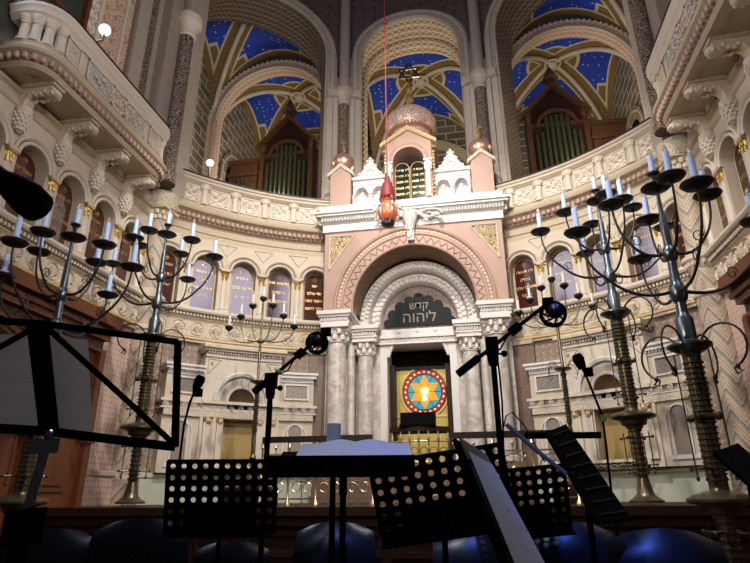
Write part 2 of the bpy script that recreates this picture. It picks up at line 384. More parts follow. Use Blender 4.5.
H = lambda t: t[::-1]
def capital(mb, c, r, h, n=8):
    """carved capital: bell, leaves, abacus; c = bottom centre"""
    c = Vector(c); mb.lathe(c, [(r*.95, 0), (r*1.12, h*.04), (r*1.12, h*.09), (r*.92, h*.12), (r, h*.5), (r*1.35, h*.82)], 12)
    for k in range(n):
        a = 2*pi*k/n
        for (q, zz, w) in ((1.08, .30, .30), (1.25, .62, .26)):
            aa = a+(pi/n if q > 1.2 else 0)
            mb.blob(c+Vector((cos(aa)*r*q, sin(aa)*r*q, h*zz)), r*w, r*w, h*.20, 6, 4)
    mb.obox(c+Vector((0, 0, h*.92)), (r*1.5, 0, 0), (0, r*1.5, 0), (0, 0, h*.08))
def eggs(mb, F, s0, s1, o, z, r, pitch, rz=None):
    n = int((s1-s0)/pitch)
    for i in range(n):
        mb.blob(F(s0+(i+.5)*(s1-s0)/n, o, z), r, r, rz or r*1.3, 6, 4)
def hoop(mb, F, s, o, z, r, t, n=16, rs=None):
    mb.tube([F(s+r*cos(2*pi*i/n), o, z+(rs or r)*sin(2*pi*i/n)) for i in range(n+1)], t, 5, False)
def settle(root, base):
    base = Vector(base); root.location = base
    for c in root.children: c.matrix_parent_inverse = Matrix.Translation(-base)
    return root
ZP = 1.1   # platform level
# ------------------------------------------------------------------ the setting
mb = MB(); mb.poly([(-9, -6, .3), (9, -6, .3), (9, 9, .3), (-9, 9, .3)], [(0, 0), (1, 0), (1, 1), (0, 1)]); mb.build('floor', 'floor_dark', kind='structure')
FX = Fr(lambda a, o, z: (a, 8.75-o, z))
mb = MB(); mb.box(FX, -6.0, 6.0, -6.2, 0, .3, ZP-.12)
mb.build('floor_platform', 'wood_dark', kind='structure')
mb = MB(); mb.box(FX, -6.0, 6.0, -6.2, .06, ZP-.12, ZP); mb.sweep(FX, [(.0, ZP-.3), (.05, ZP-.26), (.04, ZP-.16), (.10, ZP-.12), (.10, ZP-.04)], -6, 6)
for i in range(12):
    s = -5.5+i; mb.box(FX, s-.44, s+.44, 0, .03, .42, .5); mb.box(FX, s-.44, s+.44, 0, .03, .70, .76)
    for t in (-.44, .38): mb.box(FX, s+t, s+t+.06, 0, .03, .5, .70)
mb.build('trim_1', 'wood_dark', kind='structure')

def wall_levels(F, s0, s1, base, tag_n, upper='granite_pattern', bm_='mint'):
    """the bands of the lower wall, shared by the curved wall and the straight ones"""
    mb = MB(); mb.sweep(F, [(.10, base), (.10, 1.62), (.13, 1.66), (.13, 1.74), (.0, 1.76)], s0, s1, caps=False); mb.build('baseboard_'+tag_n, bm_, kind='structure')
    mb = MB(); mb.sweep(F, [(-.05, 1.7), (-.05, 4.86)], s0, s1, caps=False); w = mb.build('wall_'+tag_n, upper, kind='structure')
    mb = MB(); mb.sweep(F, [(-.05, 4.80), (.05, 4.80), (.05, 4.84), (.08, 4.86), (.08, 4.90), (.0, 4.93), (0, 5.36), (.05, 5.40), (.05, 5.44)], s0, s1, caps=False)
    n = max(1, int(abs(s1-s0)/.43))
    for i in range(n):
        c = s0+(i+.5)*(s1-s0)/n; hoop(mb, F, c, .01, 5.15, .165, .016, 16)
        for k in range(7):
            a = R_(200+k*140/6-180) if 0 else R_(20+k*140/6)
            mb.tube([F(c, .01, 5.06), F(c+.12*cos(a), .02, 5.06+.16*sin(a))], [.008, .022], 4)
        mb.blob(F(c, .02, 5.04), .03, .03, .03, 6, 4)
        if i: 
            e = s0+i*(s1-s0)/n; mb.blob(F(e, .0, 5.28), .02, .02, .045, 5, 4); mb.blob(F(e, .0, 5.01), .02, .02, .045, 5, 4)
    mb.build('trim_2', 'relief_soft', kind='structure')
    mb = MB(); mb.sweep(F, [(.082, 4.865), (.095, 4.865), (.095, 4.895), (.082, 4.895)], s0, s1, caps=False, closed=True); mb.sweep(F, [(.012, 5.34), (.02, 5.34), (.02, 5.352), (.012, 5.352)], s0, s1, caps=False, closed=True)
    mb.sweep(F, [(.012, 4.945), (.02, 4.945), (.02, 4.955), (.012, 4.955)], s0, s1, caps=False, closed=True); mb.build('trim_3', 'gold_matt', kind='structure')
    mb = MB(); mb.sweep(F, [(.03, 5.40), (.06, 5.42), (.09, 5.52), (.09, 5.53)], s0, s1, caps=False); mb.build('trim_4', 'tan_dark', kind='structure')
    mb = MB(); n = int(abs(s1-s0)/.085)
    for i in range(n):
        c = s0+(i+.5)*(s1-s0)/n; mb.blob(F(c, .085, 5.47), .030, .03, .045, 6, 4)
    mb.sweep(F, [(.06, 5.52), (.15, 5.53), (.18, 5.57), (.18, 5.62), (.12, 5.66), (-.28, 5.66)], s0, s1, caps=False); mb.build('trim_5', 'cream_light', kind='structure')

def arcade(F, centres, half, r, zs, tagn):
    """row of round arches with plate openings"""
    for k, c in enumerate(centres):
        mb = MB(); mb.arch_plate(F, c, half, zs, 7.62, r, -.26, 0, 16, zb=5.66)
        mb.build('wall_'+tagn, 'cream', kind='structure')
        mb = MB(); mb.ring(F, c, zs, [(r, .0), (r, .05), (r+.03, .07), (r+.06, .05), (r+.06, .02), (r+.085, .02), (r+.10, .06), (r+.13, .085), (r+.155, .06), (r+.16, 0)], n=20)
        mb.build('trim_6', 'cream_light', kind='structure')
        mb = MB(); mb.ring(F, c, zs, [(r+.062, .025), (r+.086, .025)], n=20); mb.build('trim_7', 'tan_dark', kind='structure')
# apse
DEG = [21.6, 28.9, 36.3, 43.8, 51.2]
S_ = 56.6
for sg, nm in ((-1, 'back_left'), (1, 'back_right')):
    a, b = sorted((A(sg*17.9), A(sg*S_))); wall_levels(FA, a, b, ZP, nm)
    cs = [A(sg*d) for d in DEG]; arcade(FA, cs, A(3.72), .325, 6.82, nm)
    mb = MB(); mb.sweep(FA, [(-.255, 5.66), (-.255, 7.6)], a, b, caps=False); mb.build('wall_'+nm, 'cream', kind='structure')
    # bands above the arches
    mb = MB(); mb.sweep(FA, [(0, 7.58), (0, 7.72), (.03, 7.74), (.03, 7.78), (0, 7.8), (0, 7.92), (.05, 7.97)], a, b, caps=False); mb.build('trim_8', 'beige', kind='structure')
    mb = MB(); mb.sweep(FA, [(.05, 7.96), (.10, 7.99), (.12, 8.05), (.24, 8.19)], a, b, caps=False); mb.build('trim_9', 'relief_brown', kind='structure')
    mb = MB(); eggs(mb, FA, a, b, .17, 8.09, .055, .135, .07); mb.build('trim_10', 'relief_brown', kind='structure')
    mb = MB(); mb.sweep(FA, [(.22, 8.18), (.30, 8.20), (.34, 8.26), (.34, 8.30), (.26, 8.34), (.16, 8.42), (.16, 8.46), (.10, 8.47)], a, b, caps=False); mb.build('trim_11', 'beige', kind='structure')
    # blue outlined triangles between arches
    mb = MB()
    for i in range(4):
        m = (cs[i]+cs[i+1])/2
        for t in (.0,):
            P = [(m-.26, 7.53), (m+.26, 7.53), (m, 7.22)]
            for p, q in zip(P, P[1:]+P[:1]): mb.tube([FA(p[0], .004, p[1]), FA(q[0], .004, q[1])], .009, 4)
    mb.build('trim_12', 'relief_grey', kind='structure')
def colonette(F, s, name='column'):
    c = F(s, -.03, 5.66); b = empty(name, kind='structure')
    mb = MB(); mb.lathe(c, [(.115, 0), (.115, .05), (.095, .06), (.11, .09), (.092, .12), (.086, .14), (.074, .88)], 14)
    mb.box(F, s-.13, s+.13, -.2, .10, 5.62, 5.69); mb.build('shaft', 'cream_light', b)
    mb = MB(); capital(mb, c+Vector((0, 0, .88)), .075, .24); mb.build('capital', 'gold', b)
    mb = MB(); mb.obox(c+Vector((0, 0, 1.15)), (F(s+.12, 0, 0)-F(s, 0, 0)), (F(s, .12, 0)-F(s, 0, 0)), (0, 0, .03)); mb.build('abacus', 'cream', b)
    settle(b, c)
for sg in (-1, 1):
    for d in [17.95]+[(x+y)/2 for x, y in zip(DEG, DEG[1:])]+[54.9]: colonette(FA, A(sg*d))
# side walls
YB = 11.25
for F, nm in ((FL, 'left'), (FRt, 'right')):
    sgn = 1 if nm == 'left' else -1
    a, b = sorted((2.0*sgn, YB*sgn)); wall_levels(F, a, b, .3, nm, 'rose_dots', 'rose_dots')
    cs = [sgn*(10.5-1.02*k) for k in range(6)]; arcade(F, cs, .51, .345, 6.80, nm)
    mb = MB(); mb.sweep(F, [(-.255, 5.6), (-.255, 8.0)], a, b, caps=False)
    mb.box(F, *sorted((sgn*2, sgn*4.89)), -.25, 0, 5.66, 7.62); mb.box(F, *sorted((sgn*11.01, sgn*YB)), -.25, 0, 5.66, 7.62); mb.build('wall_'+nm, 'cream', kind='structure')
    mb = MB(); mb.sweep(F, [(0, 7.60), (.03, 7.62), (.05, 7.66), (.05, 7.70), (0, 7.72), (0, 7.84), (.06, 7.88), (.06, 7.94)], a, b, caps=False); mb.build('trim_8', 'beige', kind='structure')
    for k in range(6): colonette(F, sgn*(9.99-1.02*k))
    colonette(F, sgn*10.97)
    # upper wall with painted strips
    def strip(s0, s1, m, o=.02, z0=7.9, z1=20):
        q0, q1 = sorted((sgn*s0, sgn*s1)); q = MB(); q.box(F, q0, q1, -.2, o, z0, z1); q.build('wall_'+nm, m, kind='structure')
    strip(9.72, 10.05, 'relief_dark', .05); strip(9.3, 9.72, 'upper_stone_light', .10); strip(9.2, 9.3, 'tan_dark', .02)
    strip(8.98, 9.2, 'panel_orange', .02); strip(8.9, 8.98, 'cream_light', .06); strip(8.25, 8.9, 'panel_orange', .02); strip(8.15, 8.25, 'cream_light', .06)
    strip(7.9, 8.15, 'guilloche_cream', .02); strip(10.05, 11.3, 'upper_stone_light', .0); strip(2, 5.6, 'striped_stone', .0, 8.2)
    strip(5.6, 7.9, 'striped_stone', -.1, 7.9, 20)
# wood framed gallery window behind the left balcony (and its twin)
for F, sgn in ((FL, 1), (FRt, -1)):
    q = MB()
    for s in (5.7, 6.7, 7.78): q.box(F, *sorted((sgn*s, sgn*(s+.1))), -.1, .06, 8.3, 14.2)
    for z in (8.3, 10.2, 12.1, 14.0): q.box(F, *sorted((sgn*5.7, sgn*7.88)), -.1, .05, z, z+.1)
    r = empty('window_1', kind='structure'); q.build('window_frame', 'wood', r)
    q = MB(); q.box(F, *sorted((sgn*5.75, sgn*7.8)), -.09, -.04, 8.3, 14.1); q.build('window_pane', 'pane_dark', r); settle(r, F(sgn*6.8, 0, 8.3))
# corner columns, painted with chevrons
for sg in (-1, 1):
    c = Vector((sg*6.02, 11.36, 0)); r = empty('corner_column', kind='structure')
    mb = MB(); mb.lathe(c, [(.34, ZP), (.34, 1.6), (.27, 1.68), (.26, 5.38)], 24); mb.build('lower_shaft', 'chevron', r)
    mb = MB(); mb.lathe(c, [(.262, 4.78), (.30, 4.82), (.30, 4.88), (.262, 4.92)], 24); mb.lathe(c, [(.262, 5.36), (.30, 5.40), (.32, 5.50), (.38, 5.56), (.38, 5.64), (.29, 5.70), (.28, 5.8)], 24)
    for k in range(20): mb.blob(c+Vector((.325*cos(pi*k/10), .325*sin(pi*k/10), 5.47)), .035, .035, .055, 6, 4)
    mb.tube([c+Vector((.27, 0, 4.9)), c+Vector((.27, 0, 5.38))], .01, 4); mb.build('collar', 'cream', r)
    mb = MB(); mb.lathe(c, [(.25, 5.8), (.225, 7.56)], 24); mb.build('upper_shaft', 'chevron', r)
    mb = MB(); capital(mb, c+Vector((0, 0, 7.54)), .21, .38, 12); mb.lathe(c, [(.36, 7.9), (.40, 8.05), (.40, 8.3), (.34, 8.34)], 20); mb.build('capital', 'relief_cream', r)
    settle(r, c+Vector((0, 0, ZP)))
    mb = MB(); F = Fr(lambda a, o, z: (a, 11.3-o, z)); mb.box(F, *sorted((sg*5.75, sg*6.6)), -.6, 0, 8.3, 20); mb.build('wall_corner', 'upper_stone_light', kind='structure')
    # tall carved shaft on the upper level
    c = Vector((sg*5.72, 10.95, 0)); r = empty('upper_corner_column', kind='structure')
    mb = MB(); mb.lathe(c, [(.22, 8.4), (.22, 8.7), (.19, 8.8), (.185, 13.05)], 18); mb.build('shaft', 'relief_dark', r)
    mb = MB(); mb.lathe(c, [(.2, 12.95), (.24, 13.0), (.22, 13.1), (.30, 13.35), (.36, 13.4), (.36, 13.62), (.24, 13.7)], 18); mb.obox(c+Vector((sg*.25, .1, 13.5)), (.30, 0, 0), (0, .28, 0), (0, 0, .13)); mb.build('capital', 'cream_light', r)
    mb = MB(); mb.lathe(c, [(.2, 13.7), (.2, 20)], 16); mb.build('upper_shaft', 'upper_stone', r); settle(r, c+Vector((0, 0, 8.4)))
    mb = MB()
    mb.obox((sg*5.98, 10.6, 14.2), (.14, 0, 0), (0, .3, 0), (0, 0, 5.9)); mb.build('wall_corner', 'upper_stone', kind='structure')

# ------------------------------------------------------------------ gallery parapet of the curved wall
def parapet(sg):
    nm = ('left', 'right')[sg > 0]
    r = empty('gallery_parapet', 'curved cream gallery parapet with carved quatrefoil panels %s of the ark' % nm, 'parapet', group=None)
    a, b = sorted((A(sg*18.1), A(sg*55.3)))
    mb = MB(); mb.sweep(FA, [(.10, 8.44), (.12, 8.50), (.05, 8.53), (.05, 9.06), (.10, 9.09), (.17, 9.14), (.17, 9.19), (.22, 9.22), (.22, 9.27), (-.12, 9.27), (-.12, 8.4), (.1, 8.4)], a, b, closed=True); mb.build('wall_body', 'cream', r)
    mb = MB(); mb.sweep(FA, [(-.14, 9.27), (.235, 9.27), (.235, 9.31), (-.14, 9.31)], a, b, closed=True); mb.build('handrail', 'rail_dark', r)
    pil = [20.9, 26.9, 33.1, 39.5, 45.9, 52.2]
    for d in pil:
        s = A(sg*d); c = FA(s, .08, 8.5); mb = MB(); mb.lathe(c, [(.12, 0), (.12, .05), (.085, .07), (.085, .42), (.12, .46), (.11, .50), (.14, .58)], 10)
        mb.box(FA, s-.14, s+.14, .03, .13, 9.0, 9.08); mb.build('pilaster', 'cream_light', r)
    for d0, d1 in zip(pil, pil[1:]):
        s0, s1 = sorted((A(sg*d0), A(sg*d1))); s0 += .16; s1 -= .16; m = (s0+s1)/2
        mb = MB(); mb.box(FA, s0, s1, .05, .062, 8.56, 9.03); p = mb.build('panel', 'guilloche_cream', r)
        mb = MB()
        for t0, t1, z0, z1 in ((s0, s1, 8.55, 8.58), (s0, s1, 9.01, 9.04), (s0, s0+.03, 8.55, 9.04), (s1-.03, s1, 8.55, 9.04)): mb.box(FA, t0, t1, .05, .09, z0, z1)
        for dx, dz in ((.13, 0), (-.13, 0), (0, .11), (0, -.11)):
            mb.tube([FA(m+dx+.095*cos(2*pi*i/14), .072, 8.795+dz+.085*sin(2*pi*i/14)) for i in range(15)], .014, 5, False)
        for e in (1, -1):
            mb.tube([FA(m+t*.29, .068, 8.795+e*t*.20) for t in (-1, 0, 1)], .010, 4)
        for sx in (-1, 1):
            for sz in (-1, 1): mb.blob(FA(m+sx*.27, .07, 8.795+sz*.17), .03, .03, .03, 6, 4)
        mb.blob(FA(m, .075, 8.795), .045, .045, .045, 8, 5); mb.build('quatrefoil', 'cream_light', p)
    s = A(sg*54); q0, q1 = sorted((A(sg*53.2), A(sg*55))); mb = MB(); mb.box(FA, q0, q1, .05, .065, 8.56, 9.03); mb.build('end_panel', 'relief_grey', r)
    settle(r, FA((a+b)/2, 0, 8.4))
parapet(-1); parapet(1)
# ------------------------------------------------------------------ balconies on the side walls
def balcony(F, sgn, nm):
    r = empty('balcony', 'projecting cream balcony with carved front and scroll brackets on the %s wall' % nm, 'balcony')
    y0, y1, OB, rc = 6.35, 10.35, .72, .42
    def path(off):   # plan outline: out from the wall, round the corner, along, round, back
        P = [(y0-off*.0-.0, -.02)]
        P = [(y0-off, 0.0), (y0-off, OB-rc)]
        for i in range(1, 7): a = pi/2*i/6; P.append((y0+rc-(rc+off)*cos(a), OB-rc+(rc+off)*sin(a)))
        for k in range(1, 8): P.append((y0+rc+(y1-y0-2*rc)*k/8, OB+off))
        for i in range(0, 7): a = pi/2*i/6; P.append((y1-rc+(rc+off)*sin(a), OB-rc+(rc+off)*cos(a)))
        P.append((y1+off, 0.0)); return P
    def sweep2(prof, rng=None, closed=False):
        mb = MB(); rows = []; U = []
        for off, z in prof:
            p = path(off); 
            if rng: p = p[rng[0]:rng[1]]
            rows.append([F(sgn*q[0], q[1], z) for q in p]); L = [0]
            for e, f in zip(p, p[1:]): L.append(L[-1]+hypot(e[0]-f[0], e[1]-f[1]))
            U.append([(l, z) for l in L])
        if closed: rows.append(rows[0]); U.append(U[0])
        mb.grid(rows, U); return mb
    sweep2([(-.18, 8.005), (.0, 8.005), (.04, 8.06), (.04, 8.10)]).build('soffit_edge', 'beige', r)
    q = sweep2([(.03, 8.08), (.09, 8.14), (.12, 8.24)])
    p = path(.10)
    for (ax, ay), (bx, by) in zip(p, p[1:]):
        n = max(1, round(hypot(ax-bx, ay-by)/.13))
        for i in range(n): t = (i+.5)/n; q.blob(F(sgn*(ax+(bx-ax)*t), ay+(by-ay)*t, 8.16), .052, .052, .075, 6, 4)
    q.build('egg_moulding', 'relief_brown', r)
    sweep2([(.12, 8.23), (.17, 8.26), (.18, 8.32), (.15, 8.36), (.08, 8.44), (.08, 8.50), (.03, 8.53), (-.1, 8.53)]).build('lower_cornice', 'beige', r)
    fr = MB(); pl = path(.0)
    # floor slab
    fl = MB(); fl.prism([F(sgn*a, b, 8.02) for a, b in path(-.02)], (0, 0, .25)); fl.build('floor_slab', 'beige', r)
    sweep2([(.0, 8.5), (.0, 9.06), (-.14, 9.06), (-.14, 8.5)], (7, 18), True).build('parapet_wall', 'cream', r)
    sweep2([(-.15, 9.02), (.04, 9.02), (.07, 9.08), (.11, 9.12), (.12, 9.2), (.15, 9.24), (.15, 9.30), (-.15, 9.30)], None, True).build('coping', 'cream_light', r)
    sweep2([(-.16, 9.30), (.165, 9.30), (.165, 9.335), (-.16, 9.335)], None, True).build('handrail', 'rail_dark', r)
    for k in range(8):   # small columns of the two rounded ends
        i = k % 4; a = pi/2*(i+.1)/3.4
        s, o = (y0+rc-rc*cos(a), OB-rc+rc*sin(a)) if k < 4 else (y1-rc+rc*cos(a), OB-rc+rc*sin(a))
        if k >= 4 and i > 2: continue
        c = F(sgn*s, o-.03, 8.52); b = MB(); b.lathe(c, [(.11, 0), (.11, .05), (.085, .08), (.075, .36), (.095, .38), (.08, .41), (.12, .5), (.12, .54)], 10); b.build('baluster', 'cream_light', r)
    def fs(a, b, o0, o1, z0, z1, m, name, par=None):
        q0, q1 = sorted((sgn*a, sgn*b)); mb = MB(); mb.box(F, q0, q1, o0, o1, z0, z1); return mb.build(name, m, par or r)
    S0, S1 = y0+rc, y1-rc
    for a, b, m in ((S0+.05, S0+.42, 'relief_cream'), (S0+.62, S0+1.35, 'relief_grey'), (S1-1.35, S1-.62, 'relief_grey'), (S1-.42, S1-.05, 'relief_cream'), (S0+1.4, S1-1.4, 'guilloche_pink')):
        p = fs(a, b, OB, OB+.012, 8.58, 9.0, m, 'front_panel'); mb = MB()
        for t0, t1, z0, z1 in ((a, b, 8.56, 8.59), (a, b, 8.99, 9.02), (a, a+.03, 8.56, 9.02), (b-.03, b, 8.56, 9.02)): mb.box(F, *sorted((sgn*t0, sgn*t1)), OB, OB+.04, z0, z1)
        mb.build('panel_frame', 'cream_light', p)
    mb = MB(); m = (S0+S1)/2   # carved cartouche at the middle of the front
    random.seed(5)
    for i in range(46):
        t = random.uniform(-.75, .75); z = 8.78+random.uniform(-.22, .22)*(1-abs(t)*.6); mb.blob(F(sgn*(m+t), OB+.03, z), random.uniform(.03, .065), random.uniform(.03, .06), random.uniform(.02, .05), 6, 4)
    for e in (-1, 1):
        mb.tube([F(sgn*(m+e*(.25+.2*cos(t))), OB+.03, 8.8+.15*sin(t)) for t in [k*.5 for k in range(12)]], .018, 5)
    mb.build('carved_cartouche', 'cream_light', r)
    for k in range(4):   # scroll brackets
        s = 6.93+1.02*k; b = MB(); w = .10
        prof = [(.0, 7.55), (.05, 7.50), (.12, 7.60), (.16, 7.76), (.30, 7.86), (.50, 7.80), (.62, 7.78), (.66, 7.86), (.62, 7.96), (.62, 8.02), (0, 8.02)]
        b.prism([F(sgn*s-w, o, z) for o, z in prof], F(sgn*s+w, 0, 0)-F(sgn*s-w, 0, 0))
        b.box(F, sgn*s-.14, sgn*s+.14, 0, .68, 7.96, 8.03)
        for t in range(7):
            for e in (-1, 1): b.blob(F(sgn*s+e*.08, .18+t*.075, 7.83+.03*sin(t*2.)), .05, .045, .05, 6, 4)
        b.blob(F(sgn*s, .64, 7.84), .09, .12, .07, 8, 5); bo = b.build('bracket', 'relief_cream', r)
        b = MB(); c = F(sgn*s, .07, 7.12); b.lathe(c, [(.03, 0), (.10, .08), (.135, .25), (.13, .38), (.15, .42), (.15, .46)], 12)
        for zz in range(5):
            for j in range(10): a = 2*pi*(j+zz*.5)/10; rr = (.07, .10, .12, .13, .13)[zz]; b.blob(c+Vector((rr*cos(a), rr*sin(a), .06+zz*.07)), .035, .035, .04, 5, 4)
        b.build('pendant', 'cream_light', bo)
    settle(r, F(sgn*8.3, 0, 8.0))
balcony(FL, 1, 'left'); balcony(FRt, -1, 'right')

# ------------------------------------------------------------------ upper arcade
FU = arcfr(7.9); HU = 1.72; RU = 1.62
def AU(d): return R_(d)*7.9
for cen in (-35.4, 0, 35.4):
    s = AU(cen); RU = 2.03 if cen else 1.62; DS = -1.5 if cen else -.9
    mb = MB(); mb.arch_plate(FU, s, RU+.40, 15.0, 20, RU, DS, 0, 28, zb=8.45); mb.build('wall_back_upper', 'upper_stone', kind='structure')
    mb = MB(); mb.ring(FU, s, 15.0, [(RU-.012, .0), (RU-.012, DS)], n=32, leg=8.45); mb.build('wall_back_upper', 'guilloche_gold' if cen == 0 else 'guilloche_dark', kind='structure')
    mb = MB(); mb.ring(FU, s, 15.0, [(RU, -.02), (RU, .06), (RU+.05, .09), (RU+.09, .05), (RU+.17, .04), (RU+.19, .10), (RU+.25, .12), (RU+.30, .10), (RU+.32, .03), (RU+.36, .02)], n=32, leg=13.3)
    mb.build('trim_13', 'upper_stone_light', kind='structure')
    mb = MB()
    for i in range(44): a = pi*(i+.5)/44; mb.blob(FU(s+(RU+.125)*cos(a), .06, 15+(RU+.125)*sin(a)), .035, .035, .035, 6, 4)
    for i in range(12):
        for e in (-1, 1): mb.blob(FU(s+e*(RU+.125), .06, 13.6+i*.12), .035, .035, .035, 6, 4)
    mb.build('trim_14', 'upper_stone_light', kind='structure')
    if cen: continue
    mb = MB(); mb.ring(FU, s, 15.0, [(RU-.16, -.9), (RU-.16, -1.5)], n=30, leg=8.45); mb.ring(FU, s, 15, [(RU+.1, -.9), (RU-.16, -.9)], n=30, leg=8.45); mb.build('wall_back_upper', 'guilloche_gold', kind='structure')
for d0, d1 in ((-20.6, -11.9), (11.9, 20.6), (-56, -50.3), (50.3, 56)):   # spandrels fill and piers
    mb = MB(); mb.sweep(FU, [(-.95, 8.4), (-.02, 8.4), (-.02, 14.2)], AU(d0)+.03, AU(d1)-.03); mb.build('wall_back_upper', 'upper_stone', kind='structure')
    mb = MB(); mb.sweep(FU, [(-.01, 14.0), (-.01, 20)], AU(d0)-1.2, AU(d1)+1.2); mb.sweep(FU, [(-.01, 17.1), (-.01, 20)], AU(d0)-3.2, AU(d1)+3.2)
    if 0: mb.build('wall_back_upper', 'spandrel_dark', kind='structure')
for cen in (-35.4, 0, 35.4):   # dark painted spandrels above each arch
    s = AU(cen); mb = MB(); RU = 2.03 if cen else 1.62; n = 28; r = RU+.36; half = r+(.9 if cen else .35)
    ss = [s-half]+[s-r*cos(pi*i/n) for i in range(n+1)]+[s+half]
    for a, b in zip(ss, ss[1:]):
        if b-a < 1e-4: continue
        f = lambda t: 15+sqrt(max(0, r*r-(t-s)**2)) if abs(t-s) < r else 15
        mb.poly([FU(a, .012, f(a)), FU(b, .012, f(b)), FU(b, .012, 20), FU(a, .012, 20)], [(a, f(a)), (b, f(b)), (b, 20), (a, 20)])
    mb.build('wall_back_spandrel', 'spandrel_dark', kind='structure')
for sg in (-1, 1):   # clustered piers between the arches
    d = sg*16.1; s = AU(d); r = empty('pier', kind='structure'); c = FU(s, .10, 0)
    mb = MB(); mb.lathe(c, [(.2, 8.4), (.2, 9.4), (.155, 9.5), (.15, 13.05)], 16); mb.build('carved_shaft', 'relief_dark', r)
    mb = MB(); mb.lathe(c, [(.16, 12.98), (.2, 13.02), (.18, 13.1), (.24, 13.3), (.30, 13.36), (.30, 13.55), (.2, 13.62)], 16)
    mb.box(FU, s-.54, s-.2, -.02, .2, 13.3, 13.55); mb.box(FU, s+.2, s+.54, -.02, .2, 13.3, 13.55); mb.build('capital', 'upper_stone_light', r)
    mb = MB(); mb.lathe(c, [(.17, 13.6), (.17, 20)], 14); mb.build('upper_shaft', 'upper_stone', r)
    for q0, q1 in ((-.54, -.36), (-.34, -.20), (.20, .34), (.36, .54)): mb = MB(); mb.box(FU, s+q0, s+q1, -.02, .09 if abs(q0+q1) < .7 else .04, 8.4, 13.3); mb.build('pilaster', 'upper_stone_light', r)
    settle(r, FU(s, 0, 8.4))
# half dome above
mb = MB(); P = []; U = []
for i in range(10):
    e = R_(80*i/9); row = []; ur = []
    for j in range(41): a = R_(-92+184*j/40); rr = 7.86*cos(e); row.append((rr*sin(a), YC+rr*cos(a), 19.2+6*sin(e))); ur.append((a*7.9, 19.2+e*6))
    P.append(row); U.append(ur)
mb.grid(P, U); mb.build('ceiling', 'spandrel_dark', kind='structure')
# ------------------------------------------------------------------ gallery behind the arches: vaulted bays
def vault_bay(cx, cy, hx, hy, zs=13.7, rise=3.5):
    mb = MB(); n = 28; ids = {}
    def P(i, j):
        u, v = -1+2*i/n, -1+2*j/n; m = min(abs(u), abs(v)); return (cx+u*hx, cy+v*hy, zs+rise*sqrt(max(0, 1-m*m))+.25*(1-max(abs(u), abs(v))))
    for i in range(n):
        for j in range(n):
            q = [(i, j), (i+1, j), (i+1, j+1), (i, j+1)]; p = [P(*a) for a in q]
            if any(hypot(a[0], a[1]-YC) < 9.45 for a in p): continue
            mb.poly(p, [(-1+2*a/n, -1+2*b/n) for a, b in q])
    mb.build('ceiling_gallery', 'vault', kind='structure', angle=80)
    rb = MB()
    for e in (1, -1):
        pts = []
        for k in range(33):
            t = -1+2*k/32; x, y = cx+t*hx, cy+e*t*hy
            if hypot(x, y-YC) < 9.45: continue
            pts.append((x, y, zs+rise*sqrt(max(0, 1-t*t))+.25*(1-abs(t))-.06))
        if len(pts) > 2: rb.tube(pts, .085, 8)
    if hypot(cx, cy-YC) > 9: rb.blob((cx, cy, zs+rise+.1), .2, .2, .16, 12, 6); rb.tube([(cx+.3*cos(2*pi*k/16), cy+.3*sin(2*pi*k/16), zs+rise+.12) for k in range(17)], .05, 6)
    rb.build('trim_15', 'cream_light', kind='structure')
for cx in (-5.3, 0, 5.3):
    vault_bay(cx, 19.0, 2.45, 2.35)
    if cx: vault_bay(cx, 14.05, 2.45, 2.3)
    FT = Fr(lambda a, o, z, cx=cx: (cx+a, 16.65-.5-o, z))   # transverse arch
    if cx:
        mb = MB(); mb.ring(FT, 0, 14.3, [(2.45, -.5), (2.12, -.5), (2.12, 0), (2.45, 0)], n=28, leg=8); mb.build('trim_16', 'guilloche_pink', kind='structure')
        mb = MB(); 
        for i in range(40): a = pi*(i+.5)/40; mb.blob(FT(2.42*cos(a), .0, 14.3+2.42*sin(a)), .06, .06, .06, 6, 4)
        mb.ring(FT, 0, 14.3, [(2.12, .01), (2.16, .04), (2.12, .05), (2.08, .0)], n=28); mb.build('trim_17', 'cream_light', kind='structure')
FB = Fr(lambda a, o, z: (a, 21.3-o, z)); FSL = Fr(lambda a, o, z: (-7.75+o, a, z)); FSR = Fr(lambda a, o, z: (7.75-o, -a, z))
mb = MB(); mb.box(FB, -7.75, 7.75, -.3, 0, 7.8, 18.5); mb.build('wall_gallery_back', 'striped_stone', kind='structure')
for F, sgn in ((FSL, 1), (FSR, -1)):
    mb = MB(); mb.box(F, *sorted((sgn*11, sgn*21.6)), -.3, 0, 7.8, 18.5); mb.build('wall_gallery_side', 'striped_stone', kind='structure')
    for yc, n in ((18.8, 1), (13.2, 2)):
        r = empty('window_%d' % (n+1), kind='structure')
        mb = MB(); mb.ring(F, sgn*yc, 13.0, [(1.0, .0), (1.0, .08), (1.45, .08), (1.45, 0)], n=20, leg=9.5); mb.build('window_surround', 'striped_stone', r)
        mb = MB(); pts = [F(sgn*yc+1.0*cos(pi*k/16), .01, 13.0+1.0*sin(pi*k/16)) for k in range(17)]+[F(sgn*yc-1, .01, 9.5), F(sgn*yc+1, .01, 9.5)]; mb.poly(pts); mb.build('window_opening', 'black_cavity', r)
        mb = MB()
        if n == 2:
            for k in range(3): mb.box(F, *sorted((sgn*(yc-1.7+.0), sgn*(yc-1.4))), 0, .05, 10+k*1.6, 11.2+k*1.6)
            mb.build('lit_panel', 'ivory_bar', r)
        settle(r, F(sgn*yc, 0, 9.5))
for sg in (-1, 1):     # back wall arches beside the middle bay
    mb = MB(); mb.ring(FB, 0, 13.6, [(2.3, 0), (2.3, .15), (1.9, .15), (1.9, .0)], n=28); 
    if sg > 0: mb.build('trim_18', 'beige', kind='structure')
